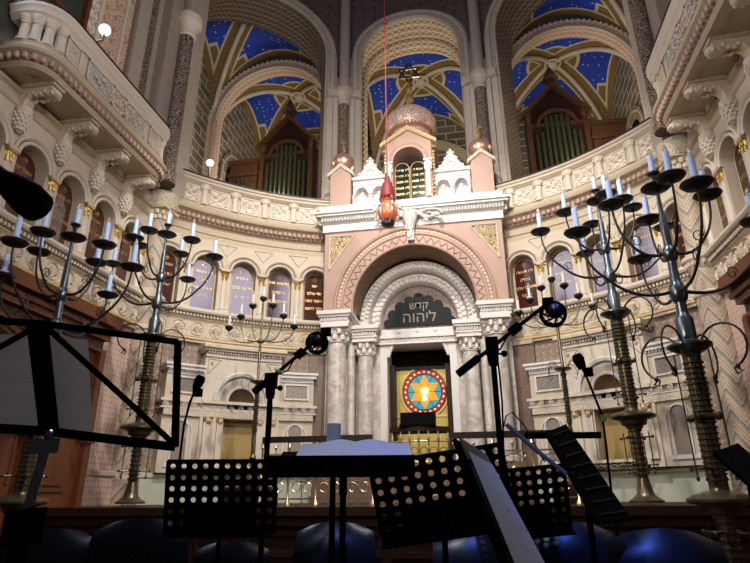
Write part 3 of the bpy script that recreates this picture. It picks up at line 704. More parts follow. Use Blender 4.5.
mb = MB(); mb.poly([(-7.8, 14.0, 8.3), (7.8, 14.0, 8.3), (7.8, 21.5, 8.3), (-7.8, 21.5, 8.3)]); mb.build('floor_gallery', 'wood_dark', kind='structure')
mb = MB()   # piers of the gallery between the bays
for x in (-2.65, 2.65): mb.obox((x, 16.4, 11.4), (.22, 0, 0), (0, .3, 0), (0, 0, 3.1)); mb.lathe((x, 16.4, 0), [(.3, 14.1), (.42, 14.3), (.42, 14.5)], 12)
mb.build('wall_gallery_pier', 'relief_cream', kind='structure')
# organ cases
def organ(sg):
    nm = ('left', 'right')[sg > 0]; y = 16.1
    r = empty('organ_case', 'carved brown organ case with gabled top and green metal pipes, seen in the %s arch' % nm, 'organ')
    F = Fr(lambda a, o, z: (sg*a, y-o, z)); c = 4.55
    mb = MB(); mb.prism([F(c-.95, 0, 8.3), F(c+.95, 0, 8.3), F(c+.95, 0, 12.9), F(c, 0, 14.0), F(c-.95, 0, 12.9)], (0, .6, 0)); mb.build('case', 'wood_dark', r)
    mb = MB()
    for x in (-.95, .8): mb.box(F, c+x, c+x+.15, 0, .14, 8.3, 12.6); mb.lathe(F(c+x+.075, .07, 12.6), [(.08, 0), (.12, .1), (.12, .3), (.04, .36), (.07, .45), (0, .55)], 8)
    for z in (9.9, 12.35): mb.box(F, c-.95, c+.95, 0, .12, z, z+.12)
    for e in (-1, 1): mb.prism([F(c, 0, 14.05), F(c+e*1.1, 0, 12.85), F(c+e*1.1, 0, 12.7), F(c, 0, 13.9)], (0, -.2, 0))
    mb.lathe(F(c, .0, 13.9), [(.16, 0), (.16, .3), (.28, .36), (.2, .5), (.12, .7), (.02, .9)], 10); mb.build('carved_frame', 'wood_carved', r)
    mb = MB(); mb.ring(F, c, 12.3, [(.55, .1), (.55, .2), (.66, .2), (.66, .1)], n=16); mb.build('pipe_arch', 'wood_organ', r)
    for k in range(9):
        x = c-.66+k*.165; t = 12.3+(.45*sqrt(max(0, 1-((k-4)/4.6)**2)) if 1 < k < 7 else -.25*abs(k-4)/4); rad = .062+.012*(1-abs(k-4)/4)
        mb = MB(); mb.lathe(F(x, .10, 0), [(rad*.5, 10.0), (rad, 10.3), (rad, t)], 10); mb.build('pipe', 'pipe_metal', r)
    mb = MB(); mb.box(F, 5.55, 6.55, -.4, .2, 8.3, 12.1); mb.box(F, 5.5, 6.6, -.4, .28, 11.6, 11.75); mb.box(F, 5.5, 6.6, -.4, .3, 12.1, 12.25); mb.box(F, 5.5, 6.6, -.4, .26, 10.3, 10.45)
    mb.build('side_case', 'wood_carved', r)
    for k in range(5): mb = MB(); mb.lathe(F(5.75+k*.15, .24, 0), [(.04, 10.5), (.045, 11.5)], 8); mb.build('pipe', 'pipe_metal', r)
    settle(r, F(c, 0, 8.3))
organ(-1); organ(1)
for i, (p, lb) in enumerate(((at(210, 163, 14.9), 'white glass globe lamp in the left gallery arch above the parapet'), (at(105, 30, 10.0), 'white glass globe lamp above the left balcony rail'))):
    mb = MB(); mb.blob(p, .11, .11, .11, 16, 10); o = mb.build('globe_lamp', 'globe_glow', label=lb, cat='lamp', group='globe lamps')
    mb = MB(); mb.tube([p+Vector((0, 0, -.1)), Vector((p.x, p.y, 8.31)) if i == 0 else p+Vector((0, 0, -.25)), Vector((p.x, p.y, 8.31)) if i == 0 else Vector((-6.28, p.y, p.z-.3))], .02, 6); mb.build('lamp_arm', 'brass', o)
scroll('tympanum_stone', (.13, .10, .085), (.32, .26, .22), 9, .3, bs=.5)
# ------------------------------------------------------------------ inscription plaques under the arches
def plaque(F, s, r, zs, mat, lines, label, group, size=.115):
    T, ds, do = plane_fr(F, s); root = empty('inscription_plaque', label, 'plaque', group=group)
    pts = [(r*cos(pi*k/18), zs+r*sin(pi*k/18)) for k in range(19)]+[(-r, 5.70), (r, 5.70)]
    mb = MB(); mb.prism([T(a, -.20, z) for a, z in pts], do*.02); mb.build('slab', mat, root)
    mb = MB(); n = len(pts)
    mb.tube([T(a*.93, -.175, z*.93+.07*6.35) if 0 else T(a*.95, -.178, 5.72+(z-5.72)*.985) for a, z in pts+pts[:1]], .006, 4); mb.build('gilt_border', 'gold_matt', root)
    mb = MB(); hoop(mb, T, 0, -.175, zs+.10, .055, .006, 14); mb.blob(T(0, -.175, zs+.10), .02, .01, .02, 6, 4); mb.build('star_emblem', 'gold', root)
    z0 = zs-.11
    text([H(x) for x in lines], 'gilt_lettering', T, 0, -.177, z0, size, 'gold', root, 1.9 if len(lines) > 3 else 2.3, .003)
    settle(root, T(0, -.2, 5.7))
TX = [['אני', 'עד עולם', 'ויאמר הזה', 'מלך רחום'], ['קדושים תהיו', 'כי קדוש', 'אני אלהיכם'], ['ואהבת', 'לרעך כמוך', 'אני   יי'], ['לא תעשה', 'בצדק', 'תשפט עמך', 'כי אני'], ['ושמרתם', 'את חקתי', 'ועשיתם']]
pos = ['nearest the ark', 'second from the ark', 'third from the ark', 'fourth from the ark', 'next to the corner column']
for sg in (-1, 1):
    for k, d in enumerate(DEG):
        plaque(FA, A(sg*d), .285, 6.82, 'plaque_red', TX[(k+(0 if sg < 0 else 3)) % 5], 'arched red Hebrew plaque on the curved wall, %s side, %s' % (('left', 'right')[sg > 0], pos[k]), 'plaques of the curved wall')
for F, sgn, nm in ((FL, 1, 'left'), (FRt, -1, 'right')):
    for k in range(6 if sgn > 0 else 3):
        plaque(F, sgn*(10.5-1.02*k), .305, 6.80, 'plaque_red', TX[(k+1) % 5], 'arched dark red Hebrew plaque under the %s balcony, %s' % (nm, ['beside the corner column', 'second from the corner column', 'third from the corner column', 'fourth from the corner column', 'fifth from the corner column', 'sixth from the corner column'][k]), 'plaques of the %s side wall' % nm, .12)

# ------------------------------------------------------------------ portals of the curved wall
def portal(sg):
    nm = ('left', 'right')[sg > 0]; c = A(sg*35.4)
    T, ds, do = plane_fr(FA, c); T0 = T
    T = Fr(lambda a, o, z: FA(c+a, o+.12, z), True)
    r = empty('carved_portal', 'cream carved wall portal with round shell niche above a gold panel, %s of the ark' % nm, 'portal')
    w = .96
    mb = MB(); mb.arch_plate(T, 0, w, 3.38, 4.45, .33, -.1, .20, 16, zb=3.2)
    for a, b in ((-w, -.40), (.40, w)): mb.box(T, a, b, -.3, .2, 1.75, 3.2)
    for e in (-1, 1): mb.box(T, e*w-.02, e*w+.02, -.3, .2, 1.75, 4.45)
    mb.box(T, -w, w, -.1, .2, 2.98, 3.2); mb.build('body', 'cream_light', r)
    mb = MB(); mb.box(T, -w-.02, w+.02, -.3, .24, 4.42, 4.50); mb.box(T, -w-.07, w+.07, -.3, .32, 4.56, 4.62); mb.box(T, -w-.13, w+.13, -.3, .38, 4.62, 4.72)
    for i in range(28): s = -w+(i+.5)*2*w/28; mb.box(T, s-.018, s+.018, .2, .29, 4.50, 4.56)
    mb.build('cornice', 'cream_light', r)
    mb = MB(); mb.box(T, -w-.14, w+.14, -.3, .385, 4.645, 4.665); mb.build('gilt_line', 'gold_matt', r)
    mb = MB(); mb.ring(T, 0, 3.38, [(.33, .2), (.33, .24), (.38, .26), (.40, .22), (.56, .22)], n=20); mb.ring(T, 0, 3.38, [(.60, .22), (.62, .27), (.68, .29), (.72, .26), (.73, .2)], n=22); mb.build('arch_moulding', 'white_marble', r)
    mb = MB()
    for i in range(34): a = pi*(i+.5)/34; mb.obox(T(.48*cos(a), .23, 3.38+.48*sin(a)), ds*(.07*cos(a))+Vector((0, 0, .07*sin(a))), ds*(-.012*sin(a))+Vector((0, 0, .012*cos(a))), do*.012)
    mb.build('arch_fluting', 'beige', r)
    mb = MB(); n = 9; P = []; U = []   # shell niche
    for i in range(n):
        e = pi/2*i/(n-1); row = []; ur = []
        for j in range(17):
            a = pi*j/16; q = .33*cos(e); row.append(T(q*cos(a), .18-.33*sin(e), 3.38+q*sin(a))); ur.append((a, e))
        P.append(row); U.append(ur)
    mb.grid(P, U); mb.build('shell_niche', 'niche_carved', r)
    for e in (-1, 1):   # corner spandrel triangles
        mb = MB(); pts = [(e*.90, 4.36), (e*.58, 4.36), (e*.90, 4.0)]
        for p, q in zip(pts, pts[1:]+pts[:1]): mb.tube([T(p[0], .21, p[1]), T(q[0], .21, q[1])], .012, 4)
        mb.blob(T(e*.82, .21, 4.27), .05, .02, .05, 6, 4); mb.build('spandrel_ornament', 'beige', r)
    mb = MB(); mb.box(T, -w-1.0, w+1.0, -.3, .23, 3.30, 3.36); mb.box(T, -w-.98, w+.98, -.3, .21, 3.14, 3.18); mb.box(T, -w-.02, w+.02, -.3, .29, 3.30, 3.37); mb.build('entablature', 'cream_light', r)
    for i in range(17):
        mb = MB(); s = -1.84+i*.23; hoop(mb, T, s, .215, 3.24, .055, .012, 10); mb.blob(T(s, .215, 3.24), .028, .02, .028, 8, 4); mb.build('roundel', 'white_marble', r)
    mb = MB(); mb.box(T, -w-.9, w+.9, -.3, .205, 2.99, 3.13); mb.build('guilloche_band', 'relief_soft', r)
    mb = MB(); mb.box(T, -.38, .38, -.12, -.08, 1.9, 3.0); mb.build('gold_panel', 'gold_wall', r)
    mb = MB()
    for e in (-1, 1):
        for cc, ww in ((.5, .07), (.80, .10)):
            mb = MB(); mb.box(T, e*cc-ww, e*cc+ww, .19, .265, 1.9, 2.87); pl_ = mb.build('pilaster', 'cream_light', r)
            mb = MB(); mb.blob(T(e*cc, .27, 2.9), ww, .06, .06, 8, 4); mb.box(T, e*cc-ww-.01, e*cc+ww+.01, .2, .31, 2.92, 2.99); mb.build('pilaster_capital', 'relief_gold', pl_)
            if cc > .6:
                mb = MB()
                for k in range(20): mb.blob(T(e*.80, .27, 2.0+k*.042), .03, .015, .024, 5, 4)
                mb.build('pilaster_carving', 'ivory_bar', pl_)
    mb = MB(); mb.box(T, -.62, .62, .1, .34, 1.86, 1.92); mb.box(T, -.58, .58, .1, .28, 1.78, 1.86); mb.build('sill', 'cream_light', r)
    mb = MB()
    for k in range(8):
        s = -.52+k*.15; mb.tube([T(s+.06*cos(t*.7), .30, 1.82+.03*sin(t*.7)) for t in range(9)], .010, 4)
    mb.build('sill_scrolls', 'brass', r)
    for e in (-1, 1):   # lower side bays
        m = e*(w+.45); b = w+.9; bay = MB(); q0, q1 = sorted((e*w, e*b)); bay.box(T, q0, q1, -.3, .14, 1.75, 4.06); bo = bay.build('side_bay', 'cream', r)
        mb = MB(); mb.box(T, q0, q1, -.3, .17, 3.94, 4.01); mb.box(T, *sorted((e*w, e*(b+.06))), -.3, .24, 4.04, 4.12); mb.box(T, *sorted((e*w, e*(b+.1))), -.3, .28, 4.12, 4.18)
        for i in range(12): s = q0+(i+.5)*(q1-q0)/12; mb.box(T, s-.016, s+.016, .13, .22, 4.0, 4.05)
        mb.build('side_cornice', 'white_marble', bo)
        mb = MB(); mb.box(T, m-.28, m+.28, .14, .15, 3.54, 3.86); up_ = mb.build('upper_inlay', 'brown_inlay', bo); mb = MB()
        for t0, t1, z0, z1 in ((-.32, .32, 3.86, 3.9), (-.32, .32, 3.5, 3.54), (-.32, -.28, 3.5, 3.9), (.28, .32, 3.5, 3.9)): mb.box(T, m+t0, m+t1, .13, .18, z0, z1)
        mb.build('inlay_frame', 'white_marble', bo)
        mb = MB(); mb.ring(T, m, 2.72, [(.17, .14), (.17, .18), (.20, .18), (.20, .14)], n=14, leg=1.95); mb.ring(T, m, 2.62, [(.27, .14), (.27, .17), (.30, .17), (.30, .14)], n=12, leg=1.9)
        mb.box(T, m-.3, m+.3, .14, .17, 1.87, 1.95); mb.build('panel_moulding', 'white_marble', bo)
        mb = MB(); pts = [(m+.165*cos(pi*k/12), 2.72+.165*sin(pi*k/12)) for k in range(13)]+[(m-.12, 2.58), (m-.165, 2.46), (m-.165, 1.95), (m+.165, 1.95), (m+.165, 2.46), (m+.12, 2.58)]
        mb.prism([T(a, .135, z) for a, z in pts], do*.015); mb.build('lower_inlay', 'brown_inlay', bo)
    settle(r, T(0, 0, 1.75))
scroll('brown_inlay', (.16, .135, .12), (.24, .20, .17), 5, .3, .35, bs=.03)
portal(-1); portal(1)
# brown marble wings beside the ark, with their small cornice
for sg in (-1, 1):
    mb = MB(); q0, q1 = sorted((A(sg*18.0), A(sg*22.3))); mb.box(FA, q0, q1, -.1, .06, ZP, 4.74); mb.build('wall_wing', 'brown_marble', kind='structure')
    mb = MB(); mb.box(FA, q0, q1, -.1, .12, 4.74, 4.84); mb.build('trim_19', 'beige', kind='structure')
# ------------------------------------------------------------------ carved wooden doorcases on the side walls
def doorcase(F, sgn, nm):
    r = empty('wooden_doorcase', 'reddish carved wooden doorcase with arched opening against the %s wall' % nm, 'doorcase')
    def bx(mb, a, b, o0, o1, z0, z1): mb.box(F, *sorted((sgn*a, sgn*b)), o0, o1, z0, z1)
    a, b = (5.4, 9.8) if sgn > 0 else (5.4, 9.75); dy = b-10.55
    mb = MB(); bx(mb, a, b, 0, .22, .3, 4.1); mb.build('body', 'wood', r)
    mb = MB(); bx(mb, a-.1, b+.08, 0, .30, 3.92, 3.98); bx(mb, a-.1, b+.12, 0, .42, 4.28, 4.36); bx(mb, a-.1, b+.2, 0, .52, 4.42, 4.50); bx(mb, a-.1, b+.2, 0, .50, 4.50, 4.66); bx(mb, a-.1, b+.05, 0, .36, 4.16, 4.28); mb.build('cornice', 'wood', r)
    mb = MB(); bx(mb, a, b+.02, 0, .25, 3.98, 4.16); bx(mb, a, b+.08, 0, .38, 4.36, 4.42)
    for i in range(40): s = sgn*(a+(i+.5)*(b-a)/40); mb.blob(F(s, .36, 4.3), .03, .03, .05, 5, 4)
    mb.build('carved_frieze', 'wood_carved', r)
    for c, R in ((9.75+dy, .48), (7.85+dy, .95)):
        mb = MB(); mb.ring(F, sgn*c, 2.95 if R < .9 else 2.75, [(R, .22), (R, .28), (R+.05, .31), (R+.12, .27), (R+.16, .3), (R+.19, .22)], n=20, leg=2.3); mo = mb.build('arch_moulding', 'wood_carved', r)
        zc = 2.95 if R < .9 else 2.75
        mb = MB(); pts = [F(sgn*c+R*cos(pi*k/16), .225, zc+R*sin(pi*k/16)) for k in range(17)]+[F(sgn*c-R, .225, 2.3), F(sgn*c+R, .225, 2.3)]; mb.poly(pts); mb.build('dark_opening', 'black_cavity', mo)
    mb = MB(); bx(mb, 10.42+dy, 10.58+dy, .2, .34, .3, 3.92); bx(mb, 10.4+dy, 10.62+dy, .2, .38, 2.2, 2.35); mb.build('pilaster', 'wood', r); mb = MB(); bx(mb, 8.95+dy, 9.12+dy, .2, .34, .3, 3.92); bx(mb, 8.9+dy, 9.15+dy, .2, .38, 2.2, 2.35); mb.build('pilaster', 'wood', r)
    for c in (9.75+dy, 8.35+dy, 7.3+dy):
        for z0, z1 in ((1.35, 2.15), (.5, 1.2)):
            mb = MB(); bx(mb, c-.42, c+.42, .22, .25, z0, z1); bx(mb, c-.32, c+.32, .25, .275, z0+.1, z1-.1); mb.build('door_panel', 'wood', r)
    settle(r, F(sgn*8.4, .2, .3))
doorcase(FL, 1, 'left'); doorcase(FRt, -1, 'right')

# ------------------------------------------------------------------ the ark
K = FK
ark = empty('torah_ark', 'white and pink domed marble ark with dark doorway at the centre', 'ark')
def ap(mb, name, mat, parent=None, **k): return mb.build(name, mat, parent or ark, **k)
mb = MB(); mb.box(K, -2.62, 2.62, -1.6, .55, ZP, 1.95); mb.box(K, -2.66, 2.66, -1.6, .6, ZP, 1.25); ap(mb, 'plinth', 'brown_marble')
for e in (-1, 1):   # flanking walls
    mb = MB(); q0, q1 = sorted((e*.90, e*2.5)); mb.box(K, q0, q1, -1.3, -.45, 1.95, 5.5); mb.box(K, *sorted((e*1.72, e*2.5)), -.45, -.05, 1.95, 5.5); ap(mb, 'side_wall', 'marble_column')
    for x, o, rr, z1, nm in ((2.10, .28, .235, 4.88, 'outer_column'), (1.42, -.18, .20, 4.62, 'inner_column')):
        c = K(e*x, o, 0); mb = MB(); mb.lathe(c, [(rr*1.35, 1.95), (rr*1.35, 2.05), (rr*1.15, 2.1), (rr*1.2, 2.18), (rr*1.02, 2.22), (rr*.98, z1)], 24); co = ap(mb, nm, 'marble_column')
        mb = MB(); capital(mb, c+Vector((0, 0, z1)), rr, .46 if x > 2 else .42, 8); mb.build('capital', 'relief_white', co)
    mb = MB(); mb.lathe(K(e*1.78, -.02, 0), [(.13, 1.95), (.10, 2.1), (.10, 4.9)], 14); ap(mb, 'slender_column', 'marble_column')
    # stepped entablature blocks
    for x0, x1, o1, zb in ((1.74, 2.5, .58, 5.34), (1.08, 1.74, .10, 5.04)):
        mb = MB(); q0, q1 = sorted((e*x0, e*x1)); 
        mb.box(K, q0, q1, -.6, o1-.10, zb, zb+.18); mb.box(K, q0-.02, q1+.02, -.6, o1-.04, zb+.18, zb+.24); mb.box(K, q0-.05, q1+.05, -.6, o1+.02, zb+.36, zb+.42); mb.box(K, q0-.09, q1+.09, -.6, o1+.07, zb+.42, zb+.52); en = ap(mb, 'entablature_block', 'white_marble')
        mb = MB(); mb.box(K, q0, q1, -.6, o1-.04, zb+.24, zb+.36)
        for t in range(int((q1-q0)/.075)): mb.blob(K(q0+.04+t*.075, o1-.02, zb+.30), .026, .03, .05, 5, 4)
        for t in range(int(.6/.075)): mb.blob(K(e*x1, o1-.05-t*.075, zb+.30), .03, .026, .05, 5, 4)
        mb.build('dentil_band', 'relief_white', en)
mb = MB(); mb.box(K, -1.1, 1.1, -1.2, -.32, 5.02, 5.10); mb.box(K, -1.1, 1.1, -1.2, -.28, 5.26, 5.34); mb.box(K, -1.1, 1.1, -1.2, -.34, 5.10, 5.26); li = ap(mb, 'lintel', 'white_marble')
mb = MB()
for t in range(28): mb.blob(K(-1.03+t*.0763, -.33, 5.18), .026, .03, .055, 5, 4)
mb.build('dentil_band', 'relief_white', li)
for e in (-1, 1):   # door jambs and corner brackets
    mb = MB(); mb.box(K, *sorted((e*.86, e*1.05)), -1.2, -.40, 1.95, 5.02); ap(mb, 'door_jamb', 'white_marble')
    mb = MB(); mb.prism([K(e*.86, -.42, 5.02), K(e*.66, -.42, 5.02), K(e*.70, -.42, 4.88), K(e*.80, -.42, 4.74), K(e*.86, -.42, 4.62)], (0, .12, 0))
    for t in range(5): mb.blob(K(e*(.72+t*.025), -.41, 4.96-t*.07), .05, .03, .05, 6, 4)
    ap(mb, 'scroll_bracket', 'relief_white')
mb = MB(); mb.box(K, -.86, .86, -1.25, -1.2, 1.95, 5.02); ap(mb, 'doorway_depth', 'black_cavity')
mb = MB(); mb.box(K, -.84, -.70, -1.15, -.75, 1.95, 4.5); mb.box(K, .70, .84, -1.15, -.75, 1.95, 4.5); mb.box(K, -.84, .84, -1.15, -1.0, 4.42, 4.5); ap(mb, 'wooden_door_frame', 'wood_dark')
# gilt inner doors with round stained glass
gz = 3.82; gx = .08
mb = MB(); mb.box(K, -.70, .70, -1.12, -1.05, 1.95, 4.42); dr = ap(mb, 'gilt_door', 'gold_panel')
mb = MB()
hoop(mb, K, gx, -1.04, gz, .66, .035, 40); 
for x in (-.6, -.38): mb.box(K, x, x+.02, -1.05, -1.03, 2.1, 3.55)
mb.box(K, -.7, .7, -1.05, -1.02, 3.16, 3.22); mb.box(K, .1, .13, -1.05, -1.03, 2.0, 3.2); mb.box(K, .45, .47, -1.05, -1.03, 2.0, 3.0); mb.box(K, -.25, -.23, -1.05, -1.03, 2.0, 3.0); mb.tube([K(-.6+.11+.11*cos(pi*k/8), -1.04, 3.55+.14*sin(pi*k/8)) for k in range(9)], .011, 4)
mb.build('door_moulding', 'gold_matt', dr)
mb = MB()
for i in range(36): mb.poly([K(gx, -1.035, gz)] + [K(gx+.47*cos(2*pi*(i+k)/36), -1.035, gz+.47*sin(2*pi*(i+k)/36)) for k in (0, 1)])
wn = mb.build('stained_glass', 'glass_teal', dr)
mb = MB(); pts = []
for k in range(12): q = .455 if k % 2 == 0 else .262; pts.append(K(gx+q*sin(pi*k/6), -1.032, gz+q*cos(pi*k/6)))
mb.prism(pts, (0, -.006, 0)); mb.build('six_pointed_star', 'glass_orange', dr)
mb = MB(); mb.ring(K, gx, gz, [(.47, -1.035), (.47, -1.02), (.60, -1.02), (.60, -1.035)], 0, 360, 40); mb.build('red_glass_ring', 'glass_red', dr)
mb = MB()
for k in range(24): a = 2*pi*k/24; mb.blob(K(gx+.535*cos(a), -1.018, gz+.535*sin(a)), .028, .008, .028, 6, 4)
mb.build('ring_jewels', 'glass_clear', dr)
mb = MB(); hoop(mb, K, gx, -1.02, gz, .47, .01, 32); hoop(mb, K, gx, -1.02, gz, .60, .012, 32)
for k in range(6):
    a = pi*k/3+pi/6; mb.tube([K(gx, -1.024, gz), K(gx+.46*cos(a+pi/6), -1.024, gz+.46*sin(a+pi/6))], .005, 4)
mb.build('lead_lines', 'black', dr)
for z, q in ((gz+.02, .085), (gz-.17, .055)): mb = MB(); mb.blob(K(gx, -1.0, z), q, q*.6, q, 14, 8); mb.build('bulb_reflection', 'reflection_glow', dr)  # white reflections of bulbs on the glass, shaped as glowing blobs
# pink arch block
mb = MB(); zc = 5.98; RI = 1.66
mb.arch_plate(K, 0, 2.5, zc, 8.2, RI, -.15, .32, 36, zb=5.86)
for e in (-1, 1): mb.poly([K(e*2.5, .32, 5.86), K(e*2.5, -1.6, 5.86), K(e*2.5, -1.6, 8.2), K(e*2.5, .32, 8.2)])
blk = ap(mb, 'pink_arch_block', 'pink_stone')
mb = MB(); mb.ring(K, 0, zc, [(RI, .32), (RI, .36), (RI+.03, .38), (RI+.05, .345), (RI+.27, .345), (RI+.30, .385), (RI+.34, .39), (RI+.36, .35), (RI+.45, .35), (RI+.47, .40), (RI+.51, .42), (RI+.55, .39), (RI+.56, .32)], n=44, leg=5.88); mb.build('archivolt', 'pink_stone', blk)
mb = MB()
for i in range(26):
    a0, a1 = pi*i/26, pi*(i+1)/26; am = (a0+a1)/2; r0, r1 = RI+.08, RI+.24
    mb.tube([K(r0*cos(a0), .352, zc+r0*sin(a0)), K(r1*cos(am), .352, zc+r1*sin(am)), K(r0*cos(a1), .352, zc+r0*sin(a1))], .014, 4)
mb.build('zigzag_ornament', 'relief_brown', blk)
mb = MB()
for i in range(60): a = pi*(i+.5)/60; mb.blob(K((RI+.405)*cos(a), .36, zc+(RI+.405)*sin(a)), .032, .02, .032, 6, 4)
mb.build('bead_band', 'ivory_bar', blk)
for e in (-1, 1):   # gilt corner spandrels
    T = [(e*2.36, 8.08), (e*1.62, 8.08), (e*1.98, 7.62), (e*2.36, 7.10)]; mb = MB()
    mb.prism([K(x, .322, z) for x, z in T], (0, -.003, 0)); mb.poly([K(x, .327, z) for x, z in T], T); sp = mb.build('spandrel_panel', 'relief_gold', blk)
    mb = MB()
    for p, q in zip(T, T[1:]+T[:1]): mb.tube([K(p[0], .34, p[1]), K(q[0], .34, q[1])], .022, 4)
    mb.build('spandrel_frame', 'cream_light', sp)
    mb = MB(); mb.box(K, *sorted((e*1.68, e*2.24)), .3, .42, 5.86, 5.96); mb.box(K, *sorted((e*1.64, e*2.5)), .3, .38, 5.86, 5.92); mb.build('impost', 'pink_stone', blk)
# niche: stepped rings and scalloped sign
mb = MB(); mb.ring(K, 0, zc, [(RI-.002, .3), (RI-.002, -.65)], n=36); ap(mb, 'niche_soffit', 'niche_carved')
mb = MB(); mb.ring(K, 0, zc-.08, [(RI, -.60), (1.44, -.60), (1.41, -.64), (1.41, -.88), (1.38, -.88)], n=36, leg=5.5); ap(mb, 'niche_ring', 'white_marble')
def leaves(nm, R0, o, n, zz, rad=.08):
    mb = MB()
    for i in range(n):
        a = pi*(i+.5)/n
        for q in (-.07, .05): mb.blob(K((R0+q)*cos(a+q*.3), o, zz+(R0+q)*sin(a+q*.3)), rad, .05, rad*.8, 6, 4)
    ap(mb, nm, 'relief_white')
leaves('leaf_ring', 1.54, -.59, 38, zc-.08, .06); 
mb = MB(); mb.ring(K, 0, zc-.08, [(1.40, -.88), (1.15, -.88), (1.12, -.93), (1.12, -1.18), (.95, -1.18)], n=32, leg=5.5); ap(mb, 'inner_niche_ring', 'white_marble')
leaves('inner_leaf_ring', 1.27, -.87, 26, zc-.08, .075)
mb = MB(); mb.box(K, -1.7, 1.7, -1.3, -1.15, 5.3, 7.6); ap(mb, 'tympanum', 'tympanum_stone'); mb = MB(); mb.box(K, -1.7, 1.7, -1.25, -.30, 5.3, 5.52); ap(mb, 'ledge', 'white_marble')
mb = MB()
for x in (-.5, 0, .5): mb.blob(K(x, -.29, 5.44), .06, .02, .035, 8, 4)
ap(mb, 'ledge_rosettes', 'relief_white')
# scalloped black sign
mb = MB(); out = []
lob = [(-.93, 5.70, .12), (-.78, 5.94, .15), (-.55, 6.16, .16), (-.28, 6.32, .15), (0, 6.40, .15), (.28, 6.32, .15), (.55, 6.16, .16), (.78, 5.94, .15), (.93, 5.70, .12)]
mb.prism([K(x, -1.10, z+.22) for x, z in [(-1.0, 5.60), (1.0, 5.60), (.93, 5.72), (.78, 5.98), (.55, 6.2), (.28, 6.38), (-.28, 6.38), (-.55, 6.2), (-.78, 5.98), (-.93, 5.72)]], (0, -.03, 0))
for x, z, q in lob: mb.lathe(K(x, -1.10, z+.22), [(q, 0), (q, .031)], 20, ax=(0, -1, 0))
sg_ = ap(mb, 'scalloped_sign', 'sign_black')
text([H('קדש')], 'gilt_letters_upper', K, 0, -1.06, 6.30, .30, 'letter_dull', sg_)
text([H('ליהוה')], 'gilt_letters_lower', K, 0, -1.06, 5.92, .42, 'letter_dull', sg_)
# main cornice
mb = MB(); mb.box(K, -2.56, 2.56, -1.6, .38, 8.2, 8.42); mb.box(K, -2.72, 2.72, -1.6, .56, 8.62, 8.68); mb.box(K, -2.78, 2.78, -1.6, .62, 8.68, 8.74); mb.box(K, -2.6, 2.6, -1.6, .50, 8.74, 8.94); cn = ap(mb, 'main_cornice', 'white_marble')
mb = MB(); mb.sweep(K, [(.38, 8.42), (.42, 8.44), (.52, 8.62)], -2.6, 2.6)
for i in range(62): mb.blob(K(-2.6+.042+i*.0839, .46, 8.53), .034, .045, .065, 6, 4)
mb.box(K, -2.68, 2.68, -1.6, .40, 8.42, 8.6); mb.build('leaf_band', 'relief_grey', cn)
random.seed(3); mb = MB()   # carved keystone with garlands
mb.prism([K(x, .40, z) for x, z in [(-.09, 7.72), (.09, 7.72), (.10, 8.0), (.16, 8.35), (.16, 8.5), (-.16, 8.5), (-.16, 8.35), (-.10, 8.0)]], (0, -.12, 0))
for k in range(14): mb.blob(K(random.uniform(-.14, .14)*(.5+k*.04), .54, 7.8+k*.05), .06, .05, .05, 6, 4)
for i in range(52): t = random.uniform(-1, 1); mb.blob(K(t*.95, .52+random.uniform(-.04, .04), 8.42+.12*cos(t*3)+random.uniform(-.08, .08)), random.uniform(.04, .08), .06, random.uniform(.03, .06), 6, 4)
for e in (-1, 1): mb.tube([K(e*(.55+(.36-.02*k)*cos(k*.6)), .55, 8.42+(.17-.01*k)*sin(k*.6)) for k in range(12)], .028, 6)
mb.lathe(K(0, .52, 7.98), [(.08, 0), (.13, .15), (.2, .35), (.24, .5)], 10); ap(mb, 'carved_keystone', 'relief_white')
